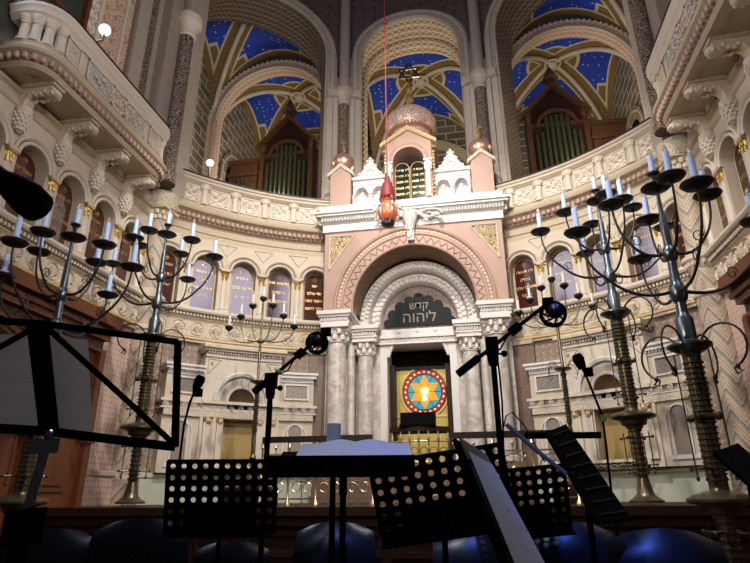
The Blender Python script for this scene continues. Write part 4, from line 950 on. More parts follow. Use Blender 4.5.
# upper tier: turrets, screens, aedicule, dome
for e in (-1, 1):
    x = e*2.10; mb = MB(); mb.box(K, x-.31, x+.31, -.45, .22, 8.94, 9.95); mb.box(K, x-.36, x+.36, -.5, .26, 8.94, 9.04)
    mb.prism([K(x-.31, .22, 9.95), K(x+.31, .22, 9.95), K(x, .22, 10.2)], (0, .67, 0)); tu = ap(mb, 'corner_turret', 'pink_stone')
    mb = MB()
    for f in (-1, 1):
        mb.prism([K(x, .28, 10.32), K(x+f*.40, .28, 9.98), K(x+f*.40, .28, 9.88), K(x, .28, 10.2)], (0, .2, 0))
        for k in range(7): t = (k+.5)/7; mb.blob(K(x+f*.38*t, .29, 10.28-.34*t), .035, .02, .035, 5, 4)
    mb.build('gable_moulding', 'relief_cream', tu)
    c = K(x, -.08, 10.26); mb = MB(); mb.lathe(c, [(.22, -.1), (.22, .02), (.27, .06), (.33, .2), (.335, .3), (.28, .42), (.17, .52), (.06, .58), (.03, .66)], 24); mb.build('turret_dome', 'copper', tu)
    mb = MB(); mb.lathe(c+Vector((0, 0, .62)), [(.03, 0), (.025, .1), (.06, .14), (.06, .2), (.03, .24), (.02, .34)], 10)
    for a in range(4): mb.blob(c+Vector((.05*cos(a*pi/2), 0, 1.0+.05*sin(a*pi/2))), .035, .03, .035, 6, 4)
    mb.build('finial', 'gold', tu)
    # white screen with twin niches
    m = e*1.22; w = .53; mb = MB()
    mb.box(K, m-w, m+w, -.25, .08, 9.66, 9.78); mb.box(K, m-w-.02, m+w+.02, -.3, .16, 9.78, 9.86); mb.box(K, m-w, m+w, -.25, .12, 8.94, 9.02)
    for cx2 in (m-.26, m+.26): mb.arch_plate(K, cx2, .265, 9.40, 9.66, .19, -.18, .05, 14, zb=9.02); mb.ring(K, cx2, 9.40, [(.19, .05), (.19, .09), (.23, .10), (.24, .05)], n=14)
    mb.box(K, m-w, m+w, -.30, -.18, 8.94, 9.7); sc = ap(mb, 'arched_screen', 'white_marble')
    mb = MB()
    for cx2 in (m-.5, m, m+.5): mb.lathe(K(cx2, .10, 9.02), [(.05, 0), (.05, .05), (.038, .08), (.036, .30), (.06, .38)], 8)
    for cx2 in (m-.26, m+.26): mb.blob(K(cx2, -.02, 9.2), .10, .07, .2, 8, 6); mb.blob(K(cx2, -.02, 9.42), .06, .06, .08, 8, 6)
    mb.build('niche_figurine', 'relief_white', sc)
    mb = MB(); P = [(-.45, 0), (.45, 0), (.36, .12), (.26, .18), (.18, .36), (.10, .42), (.08, .54), (0, .62), (-.08, .54), (-.10, .42), (-.18, .36), (-.26, .18), (-.36, .12)]
    mb.prism([K(m+a, .06, 9.86+b) for a, b in P], (0, .14, 0)); hoop(mb, K, m, .08, 10.02, .11, .025, 14)
    for a, b in P[2:]: mb.blob(K(m+a*.9, .07, 9.86+b), .05, .04, .05, 6, 4)
    mb.build('pierced_crest', 'relief_white', sc)
za = 10.02
mb = MB(); mb.arch_plate(K, 0, .68, za, 10.66, .46, -.45, .42, 24, zb=8.94)
mb.prism([K(-.68, .42, 10.66), K(.68, .42, 10.66), K(0, .42, 11.08)], (0, 1.1, 0)); mb.box(K, -.68, .68, -.7, -.45, 8.94, 10.66)
for e in (-1, 1): mb.box(K, *sorted((e*.60, e*.68)), -.6, .41, 8.94, 10.66)
ae = ap(mb, 'aedicule', 'pink_stone')
mb = MB(); mb.ring(K, 0, za, [(.46, .42), (.46, .47), (.52, .48), (.56, .44), (.60, .47), (.62, .42)], n=24); mb.build('arch_moulding', 'pink_stone', ae)
mb = MB()
for f in (-1, 1):
    mb.prism([K(0, .50, 11.20), K(f*.84, .50, 10.66), K(f*.84, .50, 10.54), K(0, .50, 11.06)], (0, .3, 0))
    for k in range(13): t = (k+.5)/13; mb.blob(K(f*.80*t, .51, 11.13-.52*t), .035, .02, .04, 5, 4)
    mb.box(K, *sorted((f*.68, f*.82)), -.6, .3, 10.5, 10.62)
    for k in range(14): mb.blob(K(f*.72, .2, 9.1+k*.11), .045, .05, .05, 5, 4)
mb.build('gable_moulding', 'relief_gold', ae)
for e in (-1, 1):
    c = K(e*.57, .50, 8.94); mb = MB(); mb.lathe(c, [(.11, 0), (.11, .06), (.08, .1), (.075, .85)], 12); capital(mb, c+Vector((0, 0, .85)), .08, .30, 6); mb.build('white_column', 'relief_white', ae)
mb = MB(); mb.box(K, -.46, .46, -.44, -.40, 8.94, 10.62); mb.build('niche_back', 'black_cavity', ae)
for e in (-1, 1):
    mb = MB(); x = e*.235; pts = [(x+.215*cos(pi*k/14), 9.98+.215*sin(pi*k/14)) for k in range(15)]+[(x-.215, 9.02), (x+.215, 9.02)]
    mb.prism([K(a, .10, z) for a, z in pts], (0, .08, 0)); tb = mb.build('stone_tablet', 'plaque_black', ae)
    L = ['אנכי ה', 'לא יהיה', 'לא תשא', 'זכור את', 'כבד את'] if e > 0 else ['לא תרצח', 'לא תנאף', 'לא תגנב', 'לא תענה', 'לא תחמד']
    text([H(q) for q in L], 'gilt_letters', K, x, .105, 9.92, .105, 'gold', tb, 1.6, .003)
    mb = MB(); mb.tube([K(a, .10, z) for a, z in pts+pts[:1]], .012, 4); mb.build('tablet_rim', 'gold_matt', tb)
c = K(0, -.45, 11.40)
mb = MB(); mb.lathe(c, [(.62, -.3), (.62, .0), (.66, .03), (.62, .07), (.70, .16), (.78, .34), (.78, .5), (.70, .68), (.52, .86), (.30, 1.0), (.14, 1.08), (.07, 1.16)], 36); dm = ap(mb, 'onion_dome', 'relief_copper')
mb = MB(); mb.lathe(c, [(.63, .0), (.70, .02), (.70, .07), (.64, .10)], 32)
for k in range(40): a = 2*pi*k/40; mb.blob(c+Vector((.67*cos(a), .67*sin(a), .12)), .03, .03, .04, 5, 4)
mb.build('dome_collar', 'copper', dm)
mb = MB(); mb.lathe(c+Vector((0, 0, 1.1)), [(.16, 0), (.10, .04), (.04, .1), (.04, .22), (.12, .28), (.14, .38), (.10, .47), (.03, .52), (.03, .58), (.09, .62), (.10, .70), (.06, .77), (.02, .82), (.015, 1.15)], 14); mb.build('ball_finial', 'gold', dm)
mb = MB(); zz = c.z+2.46
for f in (1, -1):
    P = [Vector((c.x+.36*sin(2*pi*k/3), c.y-.02*f, zz+f*.36*cos(2*pi*k/3))) for k in range(4)]
    for p, q in zip(P, P[1:]): mb.obox((p+q)/2, (q-p)/2, (q-p).cross(Vector((0, 1, 0))).normalized()*.028, Vector((0, .02, 0)))
mb.blob((c.x, c.y, zz), .05, .03, .06); mb.build('star_finial', 'brass', dm)
settle(ark, K(0, 0, ZP))
# ------------------------------------------------------------------ hanging eternal lamp
p = at(387.5, 196, 10.6); x, y, z = p
lampo = empty('hanging_lamp', 'orange and pink glass sanctuary lamp in silver frame hanging on a red cord', 'lamp')
mb = MB(); pb = at(388, 178, 10.6)
mb.tube([(x, y, pb.z-.05), (x, y, 19.5)], .013, 8); mb.blob((x, y, at(389, 22, 10.6).z), .07, .07, .06); mb.build('cord', 'red_cord', lampo)
mb = MB(); mb.lathe((x, y, z-.05), [(.09, -.05), (.17, 0), (.16, .12), (.11, .34), (.07, .40), (.05, .52), (.02, .56)], 14)
for k in range(12): a = 2*pi*k/12; mb.tube([(x+.13*cos(a), y+.13*sin(a), z+.05), (x+.165*cos(a), y+.165*sin(a), z-.12)], .02, 5)
mb.build('tassel_cap', 'red_cord', lampo)
mb = MB(); mb.lathe((x, y, z-.62), [(.06, 0), (.16, .06), (.215, .18), (.21, .30), (.15, .42), (.12, .46), (.17, .50)], 20); mb.build('glass_bowl', 'amber_glass', lampo)
mb = MB(); mb.lathe((x, y, z-.70), [(.03, -.03), (.13, .0), (.15, .07), (.12, .11)], 16); mb.build('base_cup', 'black_gloss', lampo)
mb = MB()
for k in range(6):
    a = 2*pi*k/6; mb.tube([(x+q*cos(a), y+q*sin(a), z+h) for q, h in ((.10, -.70), (.24, -.52), (.25, -.36), (.17, -.20), (.25, -.12), (.28, -.2), (.2, -.22))], .016, 6); mb.blob((x+.27*cos(a), y+.27*sin(a), z-.3), .04, .04, .05, 6, 4)
mb.build('silver_frame', 'silver', lampo); settle(lampo, (x, y, z-.7))
# ------------------------------------------------------------------ candelabra
def candle(mb_pan, par, p, hgt=.30, r=.038, pan=.17, wax='wax'):
    """drip pan, candle and bulb at p (local), all parts of par"""
    p = Vector(p); m = MB(); m.lathe(p, [(.02, -.06), (.05, -.03), (pan*.8, -.015), (pan, .02), (pan*.96, .035), (pan*.5, .02), (.05, .03), (.055, .10), (.02, .10)], 18); m.build('drip_pan', 'iron', par)
    m = MB(); m.lathe(p+Vector((0, 0, .06)), [(.06, 0), (.065, .03), (r, .05), (r, hgt)], 12); m.build('candle', wax, par)
    m = MB(); m.lathe(p+Vector((0, 0, .06+hgt)), [(r*.7, 0), (r*.8, .03), (r*.65, .06), (.003, .115)], 8); m.build('bulb', 'bulb_clear', par)
def big_candelabrum(base_z=0):
    r = empty('candelabrum')
    m = MB(); m.lathe((0, 0, 0), [(.24, 0), (.24, .03), (.17, .07), (.12, .12), (.095, .25), (.075, .34)], 24); m.build('base', 'brass', r)
    m = MB(); prof = [(.075, .3), (.075, 1.0), (.10, 1.02), (.10, 1.10)]; m.lathe((0, 0, 0), prof, 16)
    for k in range(8): m.lathe((0, 0, .38+k*.075), [(.075, 0), (.095, .01), (.095, .025), (.075, .035)], 16)
    m.build('lower_shaft', 'brass', r)
    m = MB(); m.lathe((0, 0, 1.02), [(.07, 0), (.12, .04), (.13, .07), (.18, .09), (.20, .15), (.22, .16), (.31, .185), (.335, .20), (.335, .225), (.28, .26), (.18, .29), (.10, .31), (.08, .38)], 28); m.build('large_knop', 'brass', r)
    m = MB(); m.lathe((0, 0, 0), [(.095, 1.35), (.085, 2.75)], 16)
    for k in range(22): m.lathe((0, 0, 1.42+k*.060), [(.088, 0), (.112, .008), (.112, .02), (.088, .028)], 14)
    m.lathe((0, 0, 2.05), [(.09, 0), (.13, .03), (.13, .06), (.09, .09)], 12)
    for k in range(4): a = pi/4+k*pi/2; m.blob((.15*cos(a), .15*sin(a), 2.09), .05)
    m.build('ribbed_shaft', 'brass', r)
    for z0, z1 in ((.42, 1.0), (1.45, 2.82)):
        for k in range(4):
            a = pi/4+k*pi/2; rr = .20; m = MB(); m.tube([(rr*cos(a), rr*sin(a), z0), (rr*cos(a), rr*sin(a), z1)], .009, 5); m.blob((rr*cos(a), rr*sin(a), z0), .02, .02, .03); m.build('rod', 'brass', r)
    for z in (.52, .92, 1.55):
        m = MB()
        for k in range(2): a = pi/4+k*pi/2; m.tube([(-.24*cos(a), -.24*sin(a), z), (.24*cos(a), .24*sin(a), z)], .012, 5); m.blob((-.25*cos(a), -.25*sin(a), z), .025); m.blob((.25*cos(a), .25*sin(a), z), .025)
        m.build('crossbar', 'brass', r)
    m = MB(); m.lathe((0, 0, 2.80), [(.08, -.06), (.10, .0), (.19, .05), (.24, .085), (.24, .11), (.16, .13), (.10, .16), (.10, .42), (.075, .46), (.06, .50)], 20); m.build('collar_disc', 'steel_dark', r)
    for k in range(4):
        a = pi/4+k*pi/2; m = MB(); pts = []
        for t in range(15): b = pi*.95-pi*1.35*t/14; pts.append((.36+.24*cos(b), 2.82+.26*sin(b)))
        pts += [(.50, 2.52), (.44, 2.50), (.42, 2.56), (.46, 2.60)]
        m.tube([(q*cos(a), q*sin(a), z) for q, z in pts], .013, 6); m.blob((.46*cos(a), .46*sin(a), 2.58), .028); m.build('scroll', 'iron', r)
    m = MB(); m.lathe((0, 0, 0), [(.065, 3.25), (.058, 3.42), (.09, 3.46), (.10, 3.52), (.10, 3.60), (.07, 3.66), (.055, 3.70), (.05, 3.95), (.08, 3.99), (.095, 4.06), (.08, 4.12), (.05, 4.16), (.045, 4.55), (.03, 4.6), (.018, 5.08)], 16); m.build('upper_shaft', 'steel_dark', r)
    def arm(z0, R, z1, a, drop):
        pts = []
        for t in range(15): b = pi/2*t/14; pts.append((.07+(R-.07)*sin(b), z0-drop*sin(min(1, t/7)*pi)*.5+(z1-z0)*(1-cos(b))**1.15))
        m = MB(); m.tube([(q*cos(a), q*sin(a), z) for q, z in pts], [.022-.009*t/14 for t in range(15)], 6)
        for (q, zz, s1) in ((R*.62, z0+.10, 1),):
            c0 = [(q+.07*cos(t*.8)*(1-t*.07), zz+.10+.09*sin(t*.8)*(1-t*.07)) for t in range(10)]
            m.tube([(x*cos(a), x*sin(a), z) for x, z in c0], .008, 4)
        ar = m.build('arm', 'iron', r); candle(None, ar, (R*cos(a), R*sin(a), z1+.05))
    for a in (2, 92, 182, 272): arm(3.56, 1.05, 4.36, R_(a), .10)
    for a in (-2, 88, 178, 268): arm(4.06, .57, 4.74, R_(a), .06)
    m = MB(); m.lathe((0, 0, 5.06), [(.02, 0), (.04, .1), (.02, .2)], 8); tp = m.build('top_cup', 'iron', r); m = MB(); m.lathe((0, 0, 4.97), [(.02, -.06), (.05, -.03), (.15, -.015), (.19, .02), (.18, .035), (.09, .02), (.02, .03), (.014, .17), (.05, .19), (.075, .22), (.072, .235), (.02, .225)], 18); m.build('drip_pan', 'iron', tp); 
    m = MB(); m.lathe((0, 0, 5.19), [(.038, 0), (.038, .27)], 12); m.build('top_candle', 'wax', r)
    m = MB(); m.lathe((0, 0, 5.46), [(.027, 0), (.03, .03), (.024, .06), (.003, .115)], 8); m.build('top_bulb', 'bulb_clear', r)
    return r
cb = big_candelabrum()
for i, (x, y, z, rz, lb) in enumerate(((-4.46, 6.84, -.03, 0, 'tall candelabrum before the wooden doorcase, leftmost of the four large ones'),
        (-4.44, 9.26, 1.15, 0, 'tall candelabrum on the platform before the left corner column'),
        (3.75, 9.42, 1.13, 4, 'tall candelabrum on the platform before the gold panel of the right portal'),
        (3.87, 6.91, -.05, 0, 'tall candelabrum with steel blue upper shaft, rightmost of the four large ones'))):
    o = cb if i == 0 else dup(cb); o.location = (x, y, z); o.rotation_euler = (0, 0, R_(rz)); tag(o, lb, 'candelabrum', 'large candelabra')
def menorah():
    r = empty('seven_branched_candelabrum')
    m = MB(); m.lathe((0, 0, 0), [(.25, 0), (.25, .06), (.12, .14), (.05, .25), (.04, .5), (.07, .55), (.04, .6)], 20); m.build('base', 'brass', r)
    m = MB(); m.lathe((0, 0, 0), [(.035, .6), (.045, .9), (.03, 1.0), (.045, 1.05), (.04, 1.9), (.06, 1.94), (.03, 2.0), (.022, 3.78)], 12)
    for k in range(16): m.lathe((0, 0, 1.05+k*.05), [(.04, 0), (.06, .008), (.06, .018), (.04, .026)], 10)
    m.lathe((0, 0, 2.0), [(.05, 0), (.15, .03), (.16, .05), (.06, .08)], 14); m.lathe((0, 0, 2.85), [(.03, 0), (.08, .03), (.08, .07), (.03, .1)], 12); m.build('shaft', 'brass', r)
    for k in range(4):
        a = pi/4+k*pi/2; m = MB(); m.tube([(q*cos(a), q*sin(a), z) for q, z in [(.12, 2.05), (.2, 2.16), (.32, 2.14), (.38, 2.0), (.34, 1.88), (.27, 1.92)]], .008, 5); m.build('scroll', 'brass', r)
    for e in (-1, 1):
        for k, (R, z1) in enumerate(((.22, 3.68), (.46, 3.44), (.70, 3.20))):
            z0 = 2.92; m = MB(); m.tube([(e*R*sin(pi/2*t/12), 0, z0-.10*sin(pi*t/12)*R+(z1-z0)*(1-cos(pi/2*t/12))**1.3) for t in range(13)], .012, 6)
            ar = m.build('arm', 'brass', r); candle(None, ar, (e*R, 0, z1), .22, .024, .09, 'wax_white')
    m = MB(); m.lathe((0, 0, 3.78), [(.02, 0), (.04, .03), (.02, .06)], 8); tp = m.build('top_cup', 'brass', r); candle(None, tp, (0, 0, 3.84), .22, .024, .08, 'wax_white')
    return r
mn_ = menorah()
for i, (x, y, z, rz, lb) in enumerate(((-3.02, 11, 1.42, 8, 'slim brass seven-branched candelabrum with white candles before the left portal'), (3.04, 11, 1.42, -6, 'slim brass seven-branched candelabrum with white candles right of the ark, behind the round black microphone'))):
    o = mn_ if i == 0 else dup(mn_); o.location = (x, y, z); o.rotation_euler = (0, 0, R_(rz)); tag(o, lb, 'candelabrum', 'slim seven-branched candelabra')
mb = MB(); mb.obox((-3.0, 11, 1.26), (.4, 0, 0), (0, .4, 0), (0, 0, .16)); mb.obox((3.04, 11, 1.26), (.4, 0, 0), (0, .4, 0), (0, 0, .16)); mb.build('floor_step', 'wood_dark', kind='structure')
# ------------------------------------------------------------------ altar rail with gilt ironwork and reader's desk
RY = 9.0; FR2 = Fr(lambda a, o, z: (a, RY-o, z))
rail = empty('platform_rail', 'dark handrail on gilt wrought ironwork along the platform in front of the ark', 'railing')
for x0, x1 in ((-2.05, -.25), (1.02, 2.75)):
    mb = MB(); mb.box(FR2, x0, x1, -.05, .05, 2.06, 2.15); mb.build('handrail', 'rail_dark', rail)
    mb = MB(); mb.box(FR2, x0, x1, -.012, .012, 1.86, 1.885); mb.box(FR2, x0, x1, -.012, .012, 1.2, 1.225); mb.build('iron_bar', 'brass_bright', rail)
    n = int((x1-x0)/.44)
    for i in range(n):
        c = x0+(i+.5)*(x1-x0)/n; w = (x1-x0)/n; mb = MB()
        hoop(mb, FR2, c, 0, 1.62, w*.36, .012, 18); hoop(mb, FR2, c, 0, 1.62, w*.18, .010, 12)
        for e in (-1, 1):
            mb.tube([FR2(c+e*(w*.2+.07*cos(t*.7)), 0, 1.38+.07*sin(t*.7)) for t in range(9)], .010, 4)
            mb.blob(FR2(c+e*w*.30, .02, 1.78), .025)
        mb.tube([FR2(c, 0, 1.1), FR2(c, 0, 1.97)], .010, 5); mb.blob(FR2(c, .02, 1.98), .028); mb.blob(FR2(c, .02, 1.62), .04); mb.build('scroll_panel', 'brass_bright', rail)
    for i in range(n+1):
        c = x0+i*(x1-x0)/n; mb = MB(); mb.lathe(FR2(c, 0, 0), [(.05, ZP), (.05, 1.14), (.02, 1.2), (.018, 1.5), (.03, 1.53), (.018, 1.56), (.016, 1.95), (.035, 1.98), (.02, 2.06)], 8); mb.build('post', 'brass_bright', rail)
settle(rail, (0, RY, ZP))
desk = empty('reading_desk', 'dark bow-topped reading desk on gilt ironwork in the middle of the platform rail', 'desk')
mb = MB(); P = [(-.48+.96*i/12, .03+.16*sin(pi*i/12)) for i in range(13)]
mb.prism([FR2(.5+a*.98, b, 2.17) for a, b in P]+[FR2(.97, -.3, 2.17), FR2(.03, -.3, 2.17)], (0, 0, .07)); mb.build('desk_top', 'wood_dark', desk)
mb = MB()
for z in (2.02, 1.72, 1.25): mb.tube([FR2(.5+a*.9, b, z) for a, b in P], .012, 5)
mb.build('curved_bar', 'brass_bright', desk)
for i in range(0, 13, 2):
    a, b = P[i]; mb = MB(); mb.lathe(FR2(.5+a*.9, b, 0), [(.02, ZP), (.012, 1.3), (.012, 2.0), (.028, 2.05), (.012, 2.1), (.012, 2.17)], 8); mb.build('post', 'brass_bright', desk)
mb = MB()
for i in range(1, 12, 2): a, b = P[i]; hoop(mb, FR2, .5+a*.9, b+.01, 1.88, .055, .009, 12)
mb.build('iron_rings', 'brass_bright', desk, kind='stuff'); settle(desk, (.5, RY, ZP))
mb = MB(); mb.prism([(.20, 8.80, 2.245), (.76, 8.80, 2.245), (.76, 9.1, 2.245), (.20, 9.1, 2.245), ], (0, 0, .02)); mb.obox((.48, 8.98, 2.36), (.28, 0, 0), (0, .03, .11), (0, .01, -.006)); mb.build('book_rest', 'matt_black', label='black slanted book rest standing on the reading desk', cat='book rest')

# ------------------------------------------------------------------ music stands, sheets, microphones, chairs
def axes(px, py, d, rot, tilt, roll=0):
    """centre and axes of a desk: x along its width, y up the slope, n out of the face towards the viewer"""
    c = at(px, py, d); m = Matrix.Rotation(YAW+R_(rot), 3, 'Z') @ Matrix.Rotation(R_(tilt), 3, 'X') @ Matrix.Rotation(R_(roll), 3, 'Y')
    return c, m @ Vector((1, 0, 0)), m @ Vector((0, 0, 1)), m @ Vector((0, -1, 0))
def stand_legs(r, top, zf=.3, mat='matt_black'):
    x, y, z = top
    m = MB(); m.tube([(x, y, zf+.32), (x, y, z-.02)], .011, 8); m.tube([(x, y, zf+.1), (x, y, (z+zf)/2)], .016, 8); m.build('pole', mat, r)
    m = MB(); m.lathe((x, y, (z+zf)/2-.03), [(.018, 0), (.026, .01), (.026, .06), (.018, .07)], 10); m.build('collar', mat, r)
    for k in range(3):
        a = 2*pi*k/3+.6; m = MB(); m.tube([(x, y, zf+.30), (x+.17*cos(a), y+.17*sin(a), zf+.14), (x+.30*cos(a), y+.30*sin(a), zf+.015)], .010, 6); m.build('leg', mat, r)
def perforated_stand(px, py, d, rot, tilt, label, w=.48, h=.30, roll=0, rows=6, cols=10, holes=None):
    c, X, Y, N = axes(px, py, d, rot, tilt, roll); r = empty('perforated_music_stand', label, 'music stand', group='perforated black music stands')
    m = MB(); cw, ch = w/cols, h/rows; R = cw*.235; n = 16; th = N*.003
    for i in range(cols):
        for j in range(rows):
            o = c+X*((i+.5)*cw-w/2)+Y*((j+.5)*ch-h/2)
            full = j >= 2 or i < 2 or i >= cols-2
            sq = []
            for k in range(n):
                a = 2*pi*(k+.5)/n; ca, sa = cos(a), sin(a); q = 1/max(abs(ca), abs(sa)); sq.append(o+X*(ca*q*cw/2)+Y*(sa*q*ch/2))
            if not full: m.poly([o-X*cw/2-Y*ch/2, o+X*cw/2-Y*ch/2, o+X*cw/2+Y*ch/2, o-X*cw/2+Y*ch/2]); continue
            ci = [o+X*(R*cos(2*pi*(k+.5)/n))+Y*(R*sin(2*pi*(k+.5)/n)) for k in range(n)]
            # corners of the cell
            for k in range(n):
                k2 = (k+1) % n; m.poly([ci[k], ci[k2], sq[k2], sq[k]])
            for sx in (-1, 1):
                for sy in (-1, 1):
                    cor = o+X*(sx*cw/2)+Y*(sy*ch/2); near = sorted(sq, key=lambda p: (p-cor).length)[:2]; m.poly([near[0], cor, near[1]])
    m.build('perforated_plate', 'matt_black', r)
    m = MB()
    for a, b, e, f in ((-w/2, -w/2, -h/2-.02, h/2), (w/2, w/2, -h/2-.02, h/2), (-w/2, w/2, h/2, h/2)): m.tube([c+X*a+Y*e, c+X*b+Y*f], .007, 6)
    m.build('rim', 'matt_black', r)
    m = MB(); m.obox(c-Y*(h/2+.02)+N*.03, X*w/2, N*.035, Y*.003); m.obox(c-Y*(h/2+.012), X*w/2, Y*.016, N*.003); m.build('ledge', 'matt_black', r)
    m = MB(); b = c-N*.03-Y*.04; m.tube([c-Y*.04, b, b-Vector((0, 0, .05))], .014, 8); m.build('tilt_joint', 'matt_black', r)
    stand_legs(r, b-Vector((0, 0, .03))); settle(r, (b.x, b.y, .3)); return c, X, Y, N
perforated_stand(221, 494, 2.75, 2, 12, 'black perforated music stand left of the open book, below the left portal', h=.285)
perforated_stand(441, 490, 2.25, -6, 20, 'black perforated music stand partly behind the open book', h=.27, w=.50, roll=-8)
perforated_stand(526, 498, 2.7, 0, 15, 'small-looking black perforated music stand behind the slanted sheet', w=.36, h=.25, cols=8, roll=-5)
# slanted stand seen nearly edge on, right of centre
def solid_stand(name, px, py, d, rot, tilt, roll, w, h, label, thick=.006, slots=False):
    c, X, Y, N = axes(px, py, d, rot, tilt, roll); r = empty(name, label, 'music stand')
    m = MB(); m.obox(c, X*w/2, Y*h/2, N*thick/2); m.build('desk_plate', 'matt_black', r)
    m = MB(); m.obox(c-Y*h/2+N*.03, X*w/2, N*.034, Y*.003); m.build('ledge', 'matt_black', r)
    if slots:
        m = MB()
        for k in range(9): m.obox(c+X*(-w/2+(k+.5)*w/9)+Y*h*.1+N*.004, X*.012, Y*h*.3, N*.001)
        m.build('plate_ribs', 'matt_black', r, kind='stuff')
    b = c-N*.03-Y*.05; m = MB(); m.tube([c-Y*.05, b, b-Vector((0, 0, .06))], .014, 8); m.build('tilt_joint', 'matt_black', r)
    stand_legs(r, b-Vector((0, 0, .04))); settle(r, (b.x, b.y, .3)); return r, c, X, Y, N
def quad_stand(name, P, label, mat='matt_black', foot=None, thick=.012, ribs=0):
    """desk given by four corners; its own depth comes from the corner distances"""
    q = [at(*p) for p in P]; r = empty(name, label, 'music stand'); n = (q[1]-q[0]).cross(q[3]-q[0]).normalized()*thick
    m = MB(); m.prism(q, n); m.build('desk_plate', mat, r)
    if ribs:
        for k in range(ribs):
            t = (k+.5)/ribs; a, b = q[0].lerp(q[3], t), q[1].lerp(q[2], t); m = MB(); m.tube([a.lerp(b, .1)-n*.3, a.lerp(b, .9)-n*.3], .004, 5); m.build('rib', 'black', r)
    m = MB(); m.tube([q[3], q[2]], .010, 6); m.build('ledge_bar', 'matt_black', r)
    c = (q[0]+q[1]+q[2]+q[3])/4; b = c+Vector((0, .03, -.06)); m = MB(); m.tube([c, b, b-Vector((0, 0, .05))], .014, 8); m.build('tilt_joint', 'matt_black', r)
    stand_legs(r, b-Vector((0, 0, .03))); settle(r, (b.x, b.y, .3)); return r, q, n
quad_stand('music_stand', [(547, 432, 2.15), (566, 424, 2.45), (631, 518, 2.35), (598, 522, 2.05)], 'black ribbed music stand tipped steeply, before the right portal', ribs=8)
quad_stand('music_stand', [(714, 452, 2.2), (738, 443, 2.4), (790, 488, 2.3), (768, 500, 2.1)], 'black music stand corner cut off by the right edge of the view')
# centre stand with open book
r, c, X, Y, N = solid_stand('music_stand', 344, 463, 2.05, 0, -72, 0, .47, .30, 'black music stand seen from its low edge, carrying the open book')
m = MB(); b0 = c-Y*.15
m.obox(c-Y*.155-N*.012, X*.24, N*.020, Y*.004); m.build('front_lip', 'matt_black', r)
m = MB(); m.tube([c-Y*.03-N*.01-X*.06+Vector((0, 0, -.005)), c-X*.045-Vector((0, 0, .05)), c-Vector((0, 0, .075)), c+X*.045-Vector((0, 0, .05)), c+X*.06-Vector((0, 0, .005))], .012, 8); m.build('yoke', 'matt_black', r)
bk = empty('open_book', 'open white score lying on the centre black music stand', 'book')
for e in (-1, 1):
    m = MB(); P = []; U = []
    for i in range(9):
        t = i/8; x = e*t*.20+.035; zz = .022+.018*sin(pi*min(1, t*1.3+.1))*(1-t*.5); P.append([c+X*x+Y*v+N*(zz+.006) for v in (-.145, .165)]); U.append([(x, 0), (x, .3)])
    for i in range(9): P[i] = [P[i][0]-N*.02, P[i][0], P[i][1], P[i][1]-N*.02]; U[i] = [U[i][0], U[i][0], U[i][1], U[i][1]]
    m.grid(P, U); m.poly([P[8][k] for k in (0, 1, 2, 3)]); m.build('page_block', 'paper', bk)
settle(bk, c)
# upright white candle-like roll behind the book
pc = at(333.5, 448, 3.0); m = MB(); h_ = at(333.5, 424, 3.0).z
m.lathe((pc.x, pc.y, 0), [(.036, 1.40), (.036, h_)], 20)
pp = empty('pillar_candle_stand', 'upright white pillar on a thin black post, rising behind the open book', 'pillar'); m.build('white_pillar', 'paper', pp)
m = MB(); m.lathe((pc.x, pc.y, .3), [(.12, 0), (.12, .015), (.015, .03), (.015, 1.08), (.04, 1.09), (.04, 1.10)], 16); m.build('post', 'matt_black', pp); settle(pp, (pc.x, pc.y, .3))
# big folding stand at the left with sheets
d0 = 1.12; r = empty('folding_music_stand', 'large black folding music stand frame with grey sheets at the left edge', 'music stand')
def PL(x, y, dd=0): return at(x, y, d0+dd)
def barp(name, pts, w=.010, mat='matt_black'):
    m = MB(); m.tube([PL(*p) for p in pts], w, 6); return m.build(name, mat, r)
barp('top_bar', [(-80, 315), (45, 324), (178, 342)], .0065); barp('bottom_bar', [(-80, 424), (45, 431), (175, 447)], .0085); barp('side_bar', [(178, 342), (175, 447)], .0070)
barp('diagonal_brace', [(45, 326), (110, 385), (175, 445)], .0055); barp('diagonal_brace', [(38, 326), (-60, 380)], .0055)
m = MB(); a, b = PL(34, 322, -.01), PL(46, 434, -.01); xx = (PL(60, 380)-PL(30, 380)).normalized()
m.prism([a-xx*.012, a+xx*.022, b+xx*.020, b-xx*.010], ray(45, 380)*.02); m.build('centre_spine', 'matt_black', r)
m = MB(); p = PL(49, 434, -.02); m.blob(p, .008); m.build('rivet', 'chrome', r)
m = MB(); m.tube([PL(50, 436), PL(25, 518)], .008, 10); m.build('chrome_tube', 'chrome', r)
m = MB(); p = PL(44, 446); m.obox(p, xx*.022, Vector((0, 0, .012)), ray(45, 440)*.01); m.build('wing_clamp', 'chrome', r)
m = MB(); p = PL(23, 528); m.obox(p, xx*.028, Vector((0, 0, .028)), ray(20, 530)*.02); pb = Vector((p.x, p.y, .3)); m.tube([p, p-Vector((0, 0, .35)), Vector((p.x, p.y, .42))], .014, 8); m.build('clamp_and_pole', 'matt_black', r)
for k in range(3): aa = 2*pi*k/3; m = MB(); m.tube([(p.x, p.y, .6), (p.x+.28*cos(aa), p.y+.28*sin(aa), .31)], .009, 6); m.build('leg', 'matt_black', r)
settle(r, pb)
